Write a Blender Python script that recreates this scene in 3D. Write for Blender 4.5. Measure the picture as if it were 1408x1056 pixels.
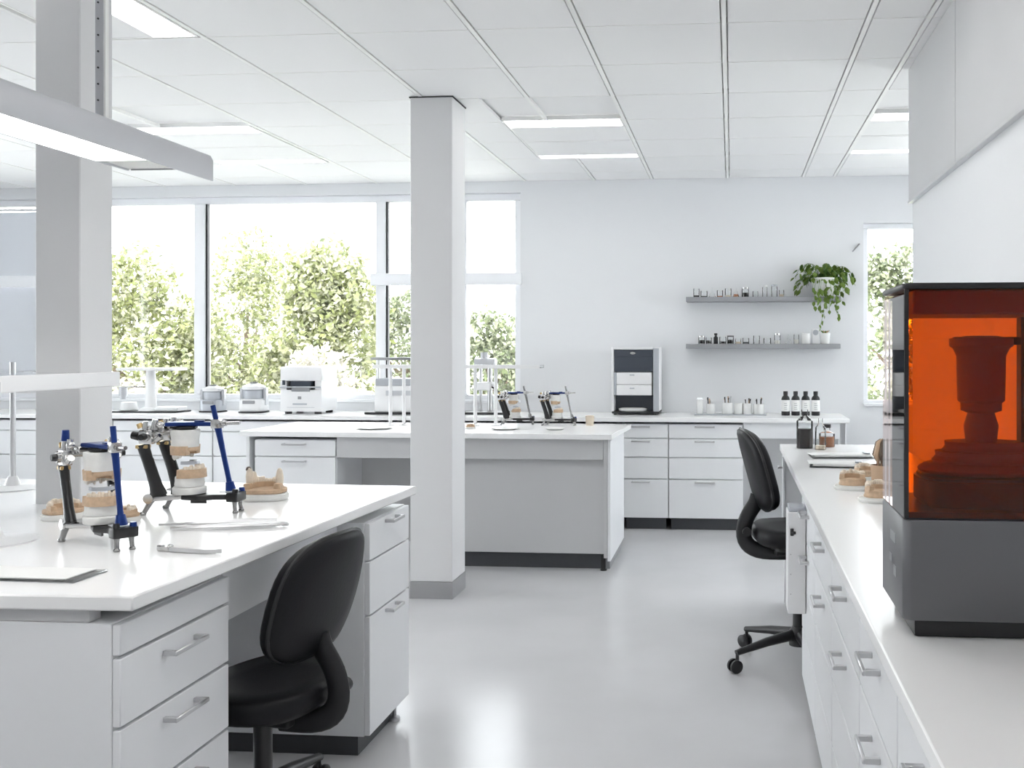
import bpy, bmesh, math, random
from mathutils import Vector, Matrix
R = math.radians
PI = math.pi
rnd = random.Random(7)
for o in list(bpy.data.objects):
    bpy.data.objects.remove(o)
scene = bpy.context.scene
C = scene.collection

# ------------------------------------------------------------------ camera, world, sun, exposure
FPX, PCX, PCY, YAW, EYE = 1350.0, 892.0, 479.0, R(4.83), 1.46
cd = bpy.data.cameras.new('camera')
cam = bpy.data.objects.new('camera', cd)
C.objects.link(cam)
cam.location = (0, 0, EYE)
cam.rotation_euler = (PI / 2, 0, YAW)
cd.sensor_width = 36
cd.lens = 36 * FPX / 1408
cd.shift_x = (704 - PCX) / 1408
cd.shift_y = (PCY - 528) / 1408
cd.clip_start = 0.05
scene.camera = cam

w = bpy.data.worlds.new('sky')
scene.world = w
w.use_nodes = True
bg = w.node_tree.nodes['Background']
bg.inputs[0].default_value = (0.94, 0.97, 1.0, 1)
bg.inputs[1].default_value = 4.8

sd = bpy.data.lights.new('sun', 'SUN')
sd.energy = 2.5
sd.angle = R(3)
sd.color = (1, 0.96, 0.88)
sun = bpy.data.objects.new('sun', sd)
C.objects.link(sun)
sun.rotation_euler = (R(48), 0, R(-25))

scene.view_settings.view_transform = 'Standard'
scene.view_settings.look = 'None'
scene.view_settings.exposure = 0.97
scene.view_settings.gamma = 1.0
scene.view_settings.use_curve_mapping = False

LAMP = 6.2        # radiance of the ceiling strips

# ------------------------------------------------------------------ materials
MATS = {}


def pbsdf(name, col, rough=0.5, metal=0.0, spec=0.5, coat=0.0, noise=None, bump=0.0, bscale=200.0):
    m = bpy.data.materials.new(name)
    m.use_nodes = True
    nt = m.node_tree
    b = nt.nodes['Principled BSDF']
    b.inputs['Base Color'].default_value = (*col, 1)
    b.inputs['Roughness'].default_value = rough
    b.inputs['Metallic'].default_value = metal
    b.inputs['Specular IOR Level'].default_value = spec
    b.inputs['Coat Weight'].default_value = coat
    tc = nt.nodes.new('ShaderNodeTexCoord')
    if noise:
        sc, amt = noise
        n = nt.nodes.new('ShaderNodeTexNoise')
        n.inputs['Scale'].default_value = sc
        n.inputs['Detail'].default_value = 5
        nt.links.new(tc.outputs['Object'], n.inputs['Vector'])
        r = nt.nodes.new('ShaderNodeValToRGB')
        r.color_ramp.elements[0].position = 0.3
        r.color_ramp.elements[1].position = 0.7
        r.color_ramp.elements[0].color = (*[c * (1 - amt) for c in col], 1)
        r.color_ramp.elements[1].color = (*[min(1, c * (1 + amt)) for c in col], 1)
        nt.links.new(n.outputs['Fac'], r.inputs['Fac'])
        nt.links.new(r.outputs['Color'], b.inputs['Base Color'])
    if bump:
        n2 = nt.nodes.new('ShaderNodeTexNoise')
        n2.inputs['Scale'].default_value = bscale
        nt.links.new(tc.outputs['Object'], n2.inputs['Vector'])
        bp = nt.nodes.new('ShaderNodeBump')
        bp.inputs['Strength'].default_value = bump
        bp.inputs['Distance'].default_value = 0.01
        nt.links.new(n2.outputs['Fac'], bp.inputs['Height'])
        nt.links.new(bp.outputs['Normal'], b.inputs['Normal'])
    MATS[name] = m
    return m


def glassy(name, col, rough=0.02, ior=1.45, gloss=1.0):
    """thin clear sheet: tinted see-through with a Fresnel reflection"""
    m = bpy.data.materials.new(name)
    m.use_nodes = True
    nt = m.node_tree
    nt.nodes.clear()
    out = nt.nodes.new('ShaderNodeOutputMaterial')
    mix = nt.nodes.new('ShaderNodeMixShader')
    t = nt.nodes.new('ShaderNodeBsdfTransparent')
    g = nt.nodes.new('ShaderNodeBsdfGlossy')
    f = nt.nodes.new('ShaderNodeFresnel')
    f.inputs['IOR'].default_value = ior
    t.inputs['Color'].default_value = (*col, 1)
    g.inputs['Roughness'].default_value = rough
    g.inputs['Color'].default_value = (gloss, gloss, gloss, 1)
    nt.links.new(f.outputs[0], mix.inputs[0])
    nt.links.new(t.outputs[0], mix.inputs[1])
    nt.links.new(g.outputs[0], mix.inputs[2])
    nt.links.new(mix.outputs[0], out.inputs[0])
    MATS[name] = m
    return m


def emit(name, col, s):
    m = bpy.data.materials.new(name)
    m.use_nodes = True
    nt = m.node_tree
    nt.nodes.clear()
    out = nt.nodes.new('ShaderNodeOutputMaterial')
    e = nt.nodes.new('ShaderNodeEmission')
    e.inputs[0].default_value = (*col, 1)
    e.inputs[1].default_value = s
    nt.links.new(e.outputs[0], out.inputs[0])
    MATS[name] = m
    return m


def leafmat(name, cols, trans=0.35, rough=0.5):
    m = bpy.data.materials.new(name)
    m.use_nodes = True
    nt = m.node_tree
    nt.nodes.clear()
    out = nt.nodes.new('ShaderNodeOutputMaterial')
    geo = nt.nodes.new('ShaderNodeNewGeometry')
    ramp = nt.nodes.new('ShaderNodeValToRGB')
    el = ramp.color_ramp.elements
    while len(el) < len(cols):
        el.new(0.5)
    for i, c in enumerate(cols):
        el[i].position = i / (len(cols) - 1)
        el[i].color = (*c, 1)
    nt.links.new(geo.outputs['Random Per Island'], ramp.inputs[0])
    d = nt.nodes.new('ShaderNodeBsdfPrincipled')
    d.inputs['Roughness'].default_value = rough
    d.inputs['Specular IOR Level'].default_value = 0.3
    t = nt.nodes.new('ShaderNodeBsdfTranslucent')
    mix = nt.nodes.new('ShaderNodeMixShader')
    mix.inputs[0].default_value = trans
    nt.links.new(ramp.outputs[0], d.inputs['Base Color'])
    nt.links.new(ramp.outputs[0], t.inputs['Color'])
    nt.links.new(d.outputs[0], mix.inputs[1])
    nt.links.new(t.outputs[0], mix.inputs[2])
    nt.links.new(mix.outputs[0], out.inputs[0])
    MATS[name] = m
    return m


pbsdf('wall', (0.80, 0.81, 0.83), 0.6, bump=0.03, bscale=90)
pbsdf('tile', (0.90, 0.90, 0.905), 0.7, bump=0.05, bscale=300)
pbsdf('rail', (0.93, 0.93, 0.92), 0.5)
pbsdf('floor', (0.62, 0.62, 0.635), 0.22, spec=0.75, noise=(0.8, 0.09), bump=0.02, bscale=6)
pbsdf('column', (0.78, 0.78, 0.79), 0.55, bump=0.02, bscale=80)
pbsdf('base_grey', (0.36, 0.36, 0.37), 0.5)
pbsdf('laminate', (0.87, 0.88, 0.90), 0.38, noise=(3, 0.012))
pbsdf('laminate_grey', (0.60, 0.60, 0.61), 0.45, noise=(3, 0.012))
pbsdf('top', (0.95, 0.95, 0.95), 0.22, noise=(2.5, 0.01))
pbsdf('plinth', (0.055, 0.058, 0.065), 0.5)
pbsdf('shelf_grey', (0.30, 0.305, 0.32), 0.5)
pbsdf('frame_white', (0.90, 0.91, 0.94), 0.35)
pbsdf('gasket', (0.03, 0.03, 0.035), 0.5)
pbsdf('steel', (0.62, 0.62, 0.63), 0.3, 1.0)
pbsdf('chrome', (0.60, 0.595, 0.59), 0.2, 1.0)
pbsdf('dark_steel', (0.30, 0.30, 0.30), 0.25, 1.0)
pbsdf('brass', (0.55, 0.40, 0.20), 0.3, 1.0)
pbsdf('black_metal', (0.008, 0.008, 0.009), 0.3, 0.0, 0.6)
pbsdf('blue_metal', (0.010, 0.037, 0.19), 0.28, 0.5)
pbsdf('black_fabric', (0.006, 0.006, 0.008), 0.48, spec=0.28, bump=0.05, bscale=120)
pbsdf('black_plastic', (0.014, 0.014, 0.016), 0.38)
pbsdf('plaster', (0.82, 0.82, 0.80), 0.7, noise=(40, 0.03), bump=0.08, bscale=150)
pbsdf('tan_stone', (0.60, 0.43, 0.29), 0.6, noise=(60, 0.12), bump=0.1, bscale=180)
pbsdf('tooth', (0.78, 0.68, 0.56), 0.4, noise=(80, 0.1))
pbsdf('tooth_white', (0.80, 0.78, 0.74), 0.3)
pbsdf('white_plastic', (0.84, 0.84, 0.85), 0.3)
pbsdf('lamp_grey', (0.56, 0.57, 0.60), 0.35, 0.2)
pbsdf('printer_grey', (0.155, 0.155, 0.165), 0.42, 0.25)
pbsdf('dark_glass', (0.055, 0.065, 0.085), 0.12)
pbsdf('silver_paint', (0.50, 0.52, 0.56), 0.35, 0.4)
pbsdf('dark_liquid', (0.02, 0.015, 0.015), 0.2)
pbsdf('amber_liquid', (0.45, 0.20, 0.10), 0.2)
pbsdf('pale_liquid', (0.72, 0.62, 0.50), 0.3)
pbsdf('paper', (0.84, 0.84, 0.83), 0.6)
pbsdf('ink_grey', (0.35, 0.35, 0.38), 0.6)
pbsdf('bristle', (0.10, 0.07, 0.05), 0.7)
pbsdf('handle_wood', (0.52, 0.36, 0.24), 0.5)
pbsdf('soil', (0.05, 0.035, 0.025), 0.9)
pbsdf('stem_green', (0.10, 0.20, 0.03), 0.5)
pbsdf('bark', (0.16, 0.12, 0.09), 0.9, noise=(12, 0.3), bump=0.4, bscale=20)
pbsdf('pale_paving', (0.62, 0.62, 0.56), 0.9, noise=(3, 0.12))  # pale paving tone, lightened to bounce daylight into the room
pbsdf('printed_resin', (0.25, 0.10, 0.06), 0.5)
pbsdf('ceramic', (0.80, 0.80, 0.79), 0.25)
glassy('window_glass', (0.98, 0.99, 0.985))
glassy('clear_glass', (0.98, 0.985, 0.985), 0.03, 1.3)
glassy('orange_glass', (0.93, 0.345, 0.02), 0.03, 1.45, 0.8)
glassy('pink_glass', (0.985, 0.90, 0.88), 0.03, 1.5)
glassy('acrylic', (0.93, 0.94, 0.95), 0.1, 1.45)
emit('lamp_strip', (1, 0.985, 0.96), LAMP)
emit('pendant_strip', (1, 0.99, 0.97), 3.5)
emit('led', (1, 0.97, 0.92), 6.0)
leafmat('blind', [(0.66, 0.67, 0.70), (0.66, 0.67, 0.70)], 0.45, 0.8)
leafmat('leaf_yellow', [(0.24, 0.26, 0.10), (0.15, 0.17, 0.07), (0.36, 0.37, 0.21), (0.46, 0.45, 0.34), (0.10, 0.12, 0.06)])  # pale stops put washed-out haze into the leaf colours
leafmat('leaf_green', [(0.17, 0.20, 0.10), (0.11, 0.135, 0.075), (0.28, 0.30, 0.19), (0.38, 0.39, 0.30), (0.08, 0.095, 0.06)])  # haze mixed into the paler leaf stops here too
leafmat('leaf_pale', [(0.46, 0.44, 0.37), (0.50, 0.44, 0.42), (0.34, 0.34, 0.24), (0.52, 0.50, 0.47), (0.22, 0.21, 0.15)])
leafmat('leaf_pot', [(0.13, 0.22, 0.03), (0.22, 0.33, 0.055), (0.09, 0.15, 0.025), (0.36, 0.45, 0.11)], 0.25, 0.35)
leafmat('leaf_pot_dark', [(0.05, 0.10, 0.02), (0.09, 0.19, 0.03)], 0.2, 0.35)

# ------------------------------------------------------------------ mesh helpers


def BM():
    return bmesh.new()


def box(bm, x0, x1, y0, y1, z0, z1, bev=0.0, seg=1):
    r = bmesh.ops.create_cube(bm, size=1.0)
    vs = r['verts']
    for v in vs:
        v.co = Vector((x0 + (v.co.x + .5) * (x1 - x0), y0 + (v.co.y + .5) * (y1 - y0), z0 + (v.co.z + .5) * (z1 - z0)))
    if bev:
        es = list({e for v in vs for e in v.link_edges})
        bmesh.ops.bevel(bm, geom=es, offset=bev, segments=seg, affect='EDGES', profile=0.6)
    return bm


def frame_of(d):
    d = Vector(d).normalized()
    a = Vector((0, 0, 1)) if abs(d.z) < 0.9 else Vector((1, 0, 0))
    u = d.cross(a).normalized()
    return u, d.cross(u).normalized()


def ring(bm, c, u, v, ru, rv=None, seg=12, ph=0):
    rv = ru if rv is None else rv
    return [bm.verts.new(Vector(c) + u * (math.cos(2 * PI * i / seg + ph) * ru) + v * (math.sin(2 * PI * i / seg + ph) * rv)) for i in range(seg)]


def bridge(bm, a, b):
    n = len(a)
    for i in range(n):
        bm.faces.new((a[i], a[(i + 1) % n], b[(i + 1) % n], b[i]))


def tube(bm, pts, rad, seg=10, rv=None, cap=True):
    """sweep along pts; rad a number or a list; rv an optional second radius (flat section)"""
    pts = [Vector(p) for p in pts]
    n = len(pts)
    rad = rad if isinstance(rad, (list, tuple)) else [rad] * n
    rv = rad if rv is None else (rv if isinstance(rv, (list, tuple)) else [rv] * n)
    d0 = (pts[1] - pts[0]).normalized()
    u, v = frame_of(d0)
    prev = None
    first = None
    for i in range(n):
        if i == 0:
            d = d0
        elif i == n - 1:
            d = (pts[i] - pts[i - 1]).normalized()
        else:
            d = ((pts[i + 1] - pts[i]).normalized() + (pts[i] - pts[i - 1]).normalized()).normalized()
        u = (u - d * u.dot(d)).normalized()
        v = d.cross(u).normalized()
        rg = ring(bm, pts[i], u, v, rad[i], rv[i], seg)
        if prev:
            bridge(bm, prev, rg)
        else:
            first = rg
        prev = rg
    if cap:
        bm.faces.new(first[::-1])
        bm.faces.new(prev)
    return bm


def cyl(bm, p0, p1, r0, r1=None, seg=14):
    return tube(bm, [p0, p1], [r0, r0 if r1 is None else r1], seg)


def lathe(bm, prof, c=(0, 0, 0), seg=18, sx=1.0, sy=1.0):
    prev = None
    for r, z in prof:
        if r < 1e-5:
            rg = [bm.verts.new((c[0], c[1], c[2] + z))]
        else:
            rg = [bm.verts.new((c[0] + math.cos(2 * PI * i / seg) * r * sx, c[1] + math.sin(2 * PI * i / seg) * r * sy, c[2] + z)) for i in range(seg)]
        if prev:
            if len(prev) == 1 and len(rg) > 1:
                for i in range(seg):
                    bm.faces.new((prev[0], rg[(i + 1) % seg], rg[i]))
            elif len(rg) == 1 and len(prev) > 1:
                for i in range(seg):
                    bm.faces.new((rg[0], prev[i], prev[(i + 1) % seg]))
            elif len(rg) > 1:
                bridge(bm, prev, rg)
        prev = rg
    return bm


def prism(bm, poly, z0, z1, axis='z', bev=0.0, seg=1):
    """extrude a 2-D outline; axis z: (x,y); axis y: (x,z) from y=z0 to z1; axis x: (y,z)"""
    def P(a, b, h):
        return {'z': (a, b, h), 'y': (a, h, b), 'x': (h, a, b)}[axis]
    lo = [bm.verts.new(P(a, b, z0)) for a, b in poly]
    hi = [bm.verts.new(P(a, b, z1)) for a, b in poly]
    n = len(poly)
    fs = [bm.faces.new(lo[::-1]), bm.faces.new(hi)]
    for i in range(n):
        fs.append(bm.faces.new((lo[i], lo[(i + 1) % n], hi[(i + 1) % n], hi[i])))
    bmesh.ops.recalc_face_normals(bm, faces=fs)
    if bev:
        es = [e for e in {e for v in lo + hi for e in v.link_edges} if len(e.link_faces) == 2 and e.calc_face_angle(0) > 0.4]
        bmesh.ops.bevel(bm, geom=es, offset=bev, segments=seg, affect='EDGES')
    return bm


def squircle(a, b, n=28, p=3.2):
    pts = []
    for i in range(n):
        t = 2 * PI * i / n
        c, s = math.cos(t), math.sin(t)
        pts.append((a * math.copysign(abs(c) ** (2 / p), c), b * math.copysign(abs(s) ** (2 / p), s)))
    return pts


def obj(name, bm, mat, parent=None, loc=None, rot=None, smooth=40):
    bmesh.ops.recalc_face_normals(bm, faces=bm.faces[:])
    me = bpy.data.meshes.new(name)
    bm.to_mesh(me)
    bm.free()
    if smooth:
        me.shade_smooth()
        me.set_sharp_from_angle(angle=R(smooth))
    me.materials.append(MATS[mat])
    o = bpy.data.objects.new(name, me)
    C.objects.link(o)
    if parent:
        o.parent = parent
    if loc:
        o.location = loc
    if rot:
        o.rotation_euler = rot
    return o


def inst(name, me, parent=None, loc=(0, 0, 0), rot=(0, 0, 0), sc=(1, 1, 1)):
    o = bpy.data.objects.new(name, me)
    C.objects.link(o)
    o.parent = parent
    o.location = loc
    o.rotation_euler = rot
    o.scale = sc
    return o


def tag(o, label=None, cat=None, group=None, kind=None):
    if label:
        o['label'] = label
    if cat:
        o['category'] = cat
    if group:
        o['group'] = group
    if kind:
        o['kind'] = kind
    return o


def thing(name, label, cat, loc=(0, 0, 0), rz=0.0, group=None, sc=1.0):
    o = bpy.data.objects.new(name, None)
    o.empty_display_size = 0.05
    C.objects.link(o)
    o.location = loc
    o.rotation_euler = (0, 0, rz)
    o.scale = (sc, sc, sc)
    return tag(o, label, cat, group)


def dup(root, loc, rz, label, group=None, sc=None):
    def cp(o, par):
        c = o.copy()
        C.objects.link(c)
        c.parent = par
        for ch in o.children:
            cp(ch, c)
        return c
    r = cp(root, None)
    r.location = loc
    r.rotation_euler = (0, 0, rz)
    if sc:
        r.scale = (sc, sc, sc)
    r['label'] = label
    if group:
        r['group'] = group
    return r


def struct(name, bm, mat, parent=None, smooth=40):
    o = obj(name, bm, mat, parent, smooth=smooth)
    if not parent:
        o['kind'] = 'structure'
    return o


# ------------------------------------------------------------------ the room shell
CEIL = 2.93
WB = 8.5          # back wall
XL, XR, YN = -7.9, 3.6, -1.6
TOPZ = 0.905

struct('floor', box(BM(), XL - .2, XR + .2, YN - .2, WB + .3, -.1, 0), 'floor')

# back wall with three window openings (x0, x1, z0, z1)
W1 = (-6.05, -1.85, 0.985, 2.83)
W2 = (-7.7, -6.33, 0.985, 2.83)
W3 = (1.12, 2.5, 0.97, 2.53)


def holed_wall(bm, a0, a1, z0, z1, holes, y0, y1, axis='y'):
    holes = sorted(holes)
    def b(p0, p1, q0, q1):
        if p1 - p0 < 1e-4 or q1 - q0 < 1e-4:
            return
        if axis == 'y':
            box(bm, p0, p1, y0, y1, q0, q1)
        else:
            box(bm, y0, y1, p0, p1, q0, q1)
    x = a0
    for h in holes:
        b(x, h[0], z0, z1)
        b(h[0], h[1], z0, h[2])
        b(h[0], h[1], h[3], z1)
        x = h[1]
    b(x, a1, z0, z1)
    return bm


struct('wall_back', holed_wall(BM(), XL - .2, XR + .2, 0, CEIL + .3, [W1, W2, W3], WB, WB + .25), 'wall')
WL = (3.0, 7.2, 0.985, 2.80)  # unseen opening added for daylight from the left
struct('wall_left', holed_wall(BM(), YN, WB, 0, CEIL + .3, [WL], XL - .2, XL, 'x'), 'wall')
WR = (5.5, 8.2, 0.97, 2.53)  # unseen opening added to light the column's right face
struct('wall_far_right', holed_wall(BM(), YN, WB, 0, CEIL + .3, [WR], XR, XR + .2, 'x'), 'wall')
struct('wall_behind', box(BM(), XL - .2, XR + .2, YN - .2, YN, 0, CEIL + .3), 'wall')

# partition on the right: lit lower face, slightly proud upper panels with a slim steel strip below them
PX, PE = 0.95, 5.27
wr = struct('wall_right', box(BM(), PX, PX + .12, YN, PE, 0, CEIL), 'wall')
for y0, y1 in ((4.19, PE), (3.10, 4.185), (2.01, 3.095), (0.92, 2.005), (-0.2, 0.915)):
    p = struct('upper_panel', box(BM(), PX - .022, PX - .0005, y0, y1 - .004, 2.235, CEIL - .002, .002), 'laminate_grey', wr)  # darker grey carries the shade on the upper panels
obj('edge_strip', box(BM(), PX - .026, PX - .0005, -0.2, PE, 2.222, 2.2345), 'steel', wr)

# ceiling: grid lines read off the photograph
XS = [-7.9, -7.1, -6.43, -5.77, -5.12, -4.46, -3.80, -3.145, -2.485, -1.81, -1.195, -0.69, -0.035, 0.61, 0.875, 1.53, 2.19, 2.85, 3.6]
Y0L, PY = 4.45, 0.612
YS = [Y0L + PY * k for k in range(-10, 7)]
YS = [y for y in YS if y > YN + .1]
YS = [YN] + YS + [WB]
# luminaires (x0, x1, y0, y1) replace the tiles they cover
ib = lambda v, L: min(range(len(L)), key=lambda i: abs(L[i] - v))
LUM = []
ceil = struct('ceiling', box(BM(), XL - .2, XR + .2, YN - .2, WB + .25, CEIL + .03, CEIL + .3), 'tile')
lum_specs = [  # xi0, xi1 as coordinates, near edge, far edge, strips along 'x' or 'y'
    (-1.483, -0.705, 6.24, 7.52, 'x', 'recessed ceiling light between grey column and wall shelves'),
    (0.885, 1.66, 6.24, 7.52, 'x', 'recessed ceiling light in front of narrow window'),
    (-4.07, -3.18, 6.24, 7.52, 'x', 'recessed ceiling light over the island drawers before wide window'),
    (-3.11, -2.51, 3.22, 4.44, 'y', 'recessed ceiling light with long strip beside the bench pillar'),
    (-5.09, -4.49, 3.22, 4.44, 'y', 'recessed ceiling light with long strip beyond the bench pillar'),
    (-1.17, -0.06, 0.17, 1.38, 'x', 'added unseen ceiling light over the aisle before the near bench'),  # out of view, added to light the near aisle
    (-0.66, 0.58, 2.62, 3.83, 'x', 'added unseen ceiling light over the aisle between bench and side counter'),  # out of view, added to brighten drawer fronts, worktops and floor
    (-5.74, -4.49, 0.2, 1.38, 'x', 'added unseen ceiling light by the side wall windows'),  # out of view, added for more bounced light
    (-7.07, -6.46, 3.22, 4.44, 'x', 'added unseen ceiling light near the side wall window middle'),  # added above the unseen part of the room as extra light
]
tile_cache = {}


def covered(x0, x1, y0, y1):
    for L in lum_specs:
        if x0 < L[1] - .01 and x1 > L[0] + .01 and y0 < L[3] - .01 and y1 > L[2] + .01:
            return L
    return None


def tile(x0, x1, y0, y1):
    k = (round(x1 - x0, 3), round(y1 - y0, 3))
    if k[0] < .02 or k[1] < .02:
        return
    if k not in tile_cache:
        bm = box(BM(), -k[0] / 2 + .002, k[0] / 2 - .002, -k[1] / 2 + .004, k[1] / 2 - .004, 0, .02, .0015)
        o = obj('ceiling_tile', bm, 'tile', ceil, ((x0 + x1) / 2, (y0 + y1) / 2, CEIL))
        tile_cache[k] = o.data
    else:
        inst('ceiling_tile', tile_cache[k], ceil, ((x0 + x1) / 2, (y0 + y1) / 2, CEIL))


RW = 0.015
for j in range(len(YS) - 1):
    for i in range(len(XS) - 1):
        x0, x1, y0, y1 = XS[i] + RW, XS[i + 1] - RW, YS[j], YS[j + 1]
        if x0 > PX - .2 and x1 < PX + .0 and y1 < PE:
            continue
        L = covered(x0, x1, y0, y1)
        if not L:
            tile(x0, x1, y0, y1)
        else:     # keep the slivers left and right of the luminaire
            if L[0] - x0 > .03:
                tile(x0, L[0] - .004, y0, y1)
            if x1 - L[1] > .03:
                tile(L[1] + .004, x1, y0, y1)
for x in XS[1:-1]:
    L = [l for l in lum_specs if l[0] - .01 < x < l[1] + .01]
    segs = [(YN, WB)]
    for l in L:
        ns = []
        for a, b in segs:
            if l[2] > a and l[3] < b:
                ns += [(a, l[2] - .004), (l[3] + .004, b)]
            else:
                ns.append((a, b))
        segs = ns
    for a, b in segs:
        obj('ceiling_rail', box(BM(), x - RW + .004, x + RW - .004, a, b, CEIL - .003, CEIL + .02, .001), 'rail', ceil)
for y in YS[1:-1]:
    bm = box(BM(), XL, XR, y - .003, y + .003, CEIL - .001, CEIL + .026)
    obj('cross_rail', bm, 'rail', ceil)

for (x0, x1, y0, y1, d, lab) in lum_specs:
    t = thing('ceiling_light', lab, 'ceiling light', ((x0 + x1) / 2, (y0 + y1) / 2, CEIL), group='recessed ceiling lights')
    hx, hy = (x1 - x0) / 2, (y1 - y0) / 2
    bm = BM()
    box(bm, -hx, hx, -hy, -hy + .012, 0, .028)
    box(bm, -hx, hx, hy - .012, hy, 0, .028)
    box(bm, -hx, -hx + .012, -hy + .012, hy - .012, 0, .028)
    box(bm, hx - .012, hx, -hy + .012, hy - .012, 0, .028)
    obj('frame', bm, 'rail', t)
    a, b = hx - .012, hy - .012
    if d == 'x':
        sn, sf = .20, .09
        obj('light_strip', box(BM(), -a, a, -b, -b + sn, .004, .02), 'lamp_strip', t)
        obj('light_strip', box(BM(), -a, a, b - sf, b, .004, .02), 'lamp_strip', t)
        mid = (-b + sn + b - sf) / 2
        obj('centre_panel', box(BM(), -a, a, -b + sn + .004, mid - .003, .002, .02, .001), 'tile', t)
        obj('centre_panel', box(BM(), -a, a, mid + .003, b - sf - .004, .002, .02, .001), 'tile', t)
    else:
        sn = .20
        obj('light_strip', box(BM(), a - sn, a, -b, b, .004, .02), 'lamp_strip', t)
        obj('centre_panel', box(BM(), -a, a - sn - .004, -b, -.003, .002, .02, .001), 'tile', t)
        obj('centre_panel', box(BM(), -a, a - sn - .004, .003, b, .002, .02, .001), 'tile', t)

# columns
col1 = struct('column', box(BM(), -1.87, -1.62, 5.595, 5.87, 0.1, CEIL, .004), 'column')
obj('column_base', box(BM(), -1.873, -1.617, 5.592, 5.873, 0, .1), 'base_grey', col1)
obj('shadow_gap', box(BM(), -1.876, -1.614, 5.589, 5.876, CEIL - .008, CEIL - .002), 'gasket', col1)
col2 = struct('column', box(BM(), -2.48, -2.31, 3.31, 3.495, 0, CEIL, .004), 'column')

# windows -------------------------------------------------------------


def pane(par, x0, x1, z0, z1, y):
    return obj('pane', box(BM(), x0, x1, y - .004, y + .004, z0, z1), 'window_glass', par)


def bar(par, name, x0, x1, y0, y1, z0, z1, mat='frame_white', bev=.004):
    return obj(name, box(BM(), x0, x1, y0, y1, z0, z1, bev), mat, par)


def window(name, W, mull, transoms, fw=.06, gaskets=()):
    x0, x1, z0, z1 = W
    y0, y1 = WB + .06, WB + .14
    bm = BM()
    box(bm, x0, x1, y0, y1, z0, z0 + fw, .004)
    box(bm, x0, x1, y0, y1, z1 - fw, z1, .004)
    box(bm, x0, x0 + fw, y0, y1, z0 + fw, z1 - fw, .004)
    box(bm, x1 - fw, x1, y0, y1, z0 + fw, z1 - fw, .004)
    root = struct(name, bm, 'frame_white')
    xs = [x0 + fw]
    for a, b in mull:
        bar(root, 'mullion', a, b, y0 - .03, y1, z0 + fw + .001, z1 - fw - .001)
        xs += [a, b]
    xs.append(x1 - fw)
    for i in range(0, len(xs), 2):
        zz = [z0 + fw]
        for ta, tb, c0, c1 in transoms:
            if xs[i] >= ta - .05 and xs[i + 1] <= tb + .05:
                zz += [c0, c1]
        zz.append(z1 - fw)
        for k in range(0, len(zz), 2):
            pane(root, xs[i] + .001, xs[i + 1] - .001, zz[k] + .001, zz[k + 1] - .001, WB + .10)
    for ta, tb, c0, c1 in transoms:
        bar(root, 'transom', ta, tb, WB - .02, y0 - .031, c0, c1)
    for g in gaskets:
        obj('gasket', box(BM(), g, g + .018, y0 - .012, y0 + .03, z0 + fw, z1 - fw), 'gasket', root)
    bar(root, 'window_sill', x0 + .001, x1 - .001, WB - .02, y0 - .001, z0 - .005, z0 + .02)
    return root


window('window_1', W1, [(-4.863, -4.762), (-3.167, -3.08), (-2.42, -2.34)], [(-3.2, -1.835, 2.02, 2.125)], gaskets=(-4.761, -3.079))
window('window_2', W2, [(-6.98, -6.90)], [(-7.69, -6.34, 2.02, 2.125)], gaskets=(-6.899,))
window('window_3', W3, [(1.80, 1.86)], [], fw=.045)
# unseen windows added in the side walls to let in daylight
for nm, x, ys, z0, z1 in (('added_window_left', XL - .10, (3.0, 4.4, 5.8, 7.2), .985, 2.80), ('added_window_right', XR + .10, (5.5, 6.85, 8.2), .97, 2.53)):
    bm = BM()
    for i, y in enumerate(ys):
        y = y + .035 * ((i == 0) - (i == len(ys) - 1))
        box(bm, x - .04, x + .04, y - .035, y + .035, z0, z1)
    box(bm, x - .04, x + .04, ys[0], ys[-1], z0, z0 + .065)
    box(bm, x - .04, x + .04, ys[0], ys[-1], z1 - .06, z1)
    wn = struct(nm, bm, 'frame_white')
    for i in range(len(ys) - 1):
        obj('pane', box(BM(), x - .004, x + .004, ys[i] + .07, ys[i + 1] - .07, z0 + .066, z1 - .061), 'window_glass', wn)

for i, (x0, x1) in enumerate(((-7.62, -6.985), (-6.895, -6.40))):
    t = thing('roller_blind', ['white roller blind lowered over side pane beyond the mullion', 'narrow white roller blind lowered beside the bench pillar'][i], 'blind', ((x0 + x1) / 2, WB + .075, 1.06))
    hw = (x1 - x0) / 2
    obj('fabric', box(BM(), -hw + .01, hw - .01, -.001, .001, .0, 1.66), 'blind', t)
    bm = BM()
    cyl(bm, (-hw + .01, 0, 1.68), (hw - .01, 0, 1.68), .012)
    obj('roller', bm, 'white_plastic', t)
    obj('bottom_bar', box(BM(), -hw + .01, hw - .01, -.006, .006, -.02, 0, .002), 'white_plastic', t)

# ------------------------------------------------------------------ cabinets and worktops


def handle_mesh(w=.14, proj=.03):
    bm = BM()
    box(bm, -w / 2, w / 2, -proj - .007, -proj + .001, -.006, .006, .002)
    for s in (-1, 1):
        x = s * (w / 2 - .007)
        box(bm, x - .006, x + .006, -proj, 0, -.006, .006, .001)
    return bm


HM = {}


def handle(par, loc, w=.14, proj=.03):
    k = (w, proj)
    if k not in HM:
        o = obj('handle', handle_mesh(w, proj), 'steel', par, loc)
        HM[k] = o.data
        return o
    return inst('handle', HM[k], par, loc)


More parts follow.
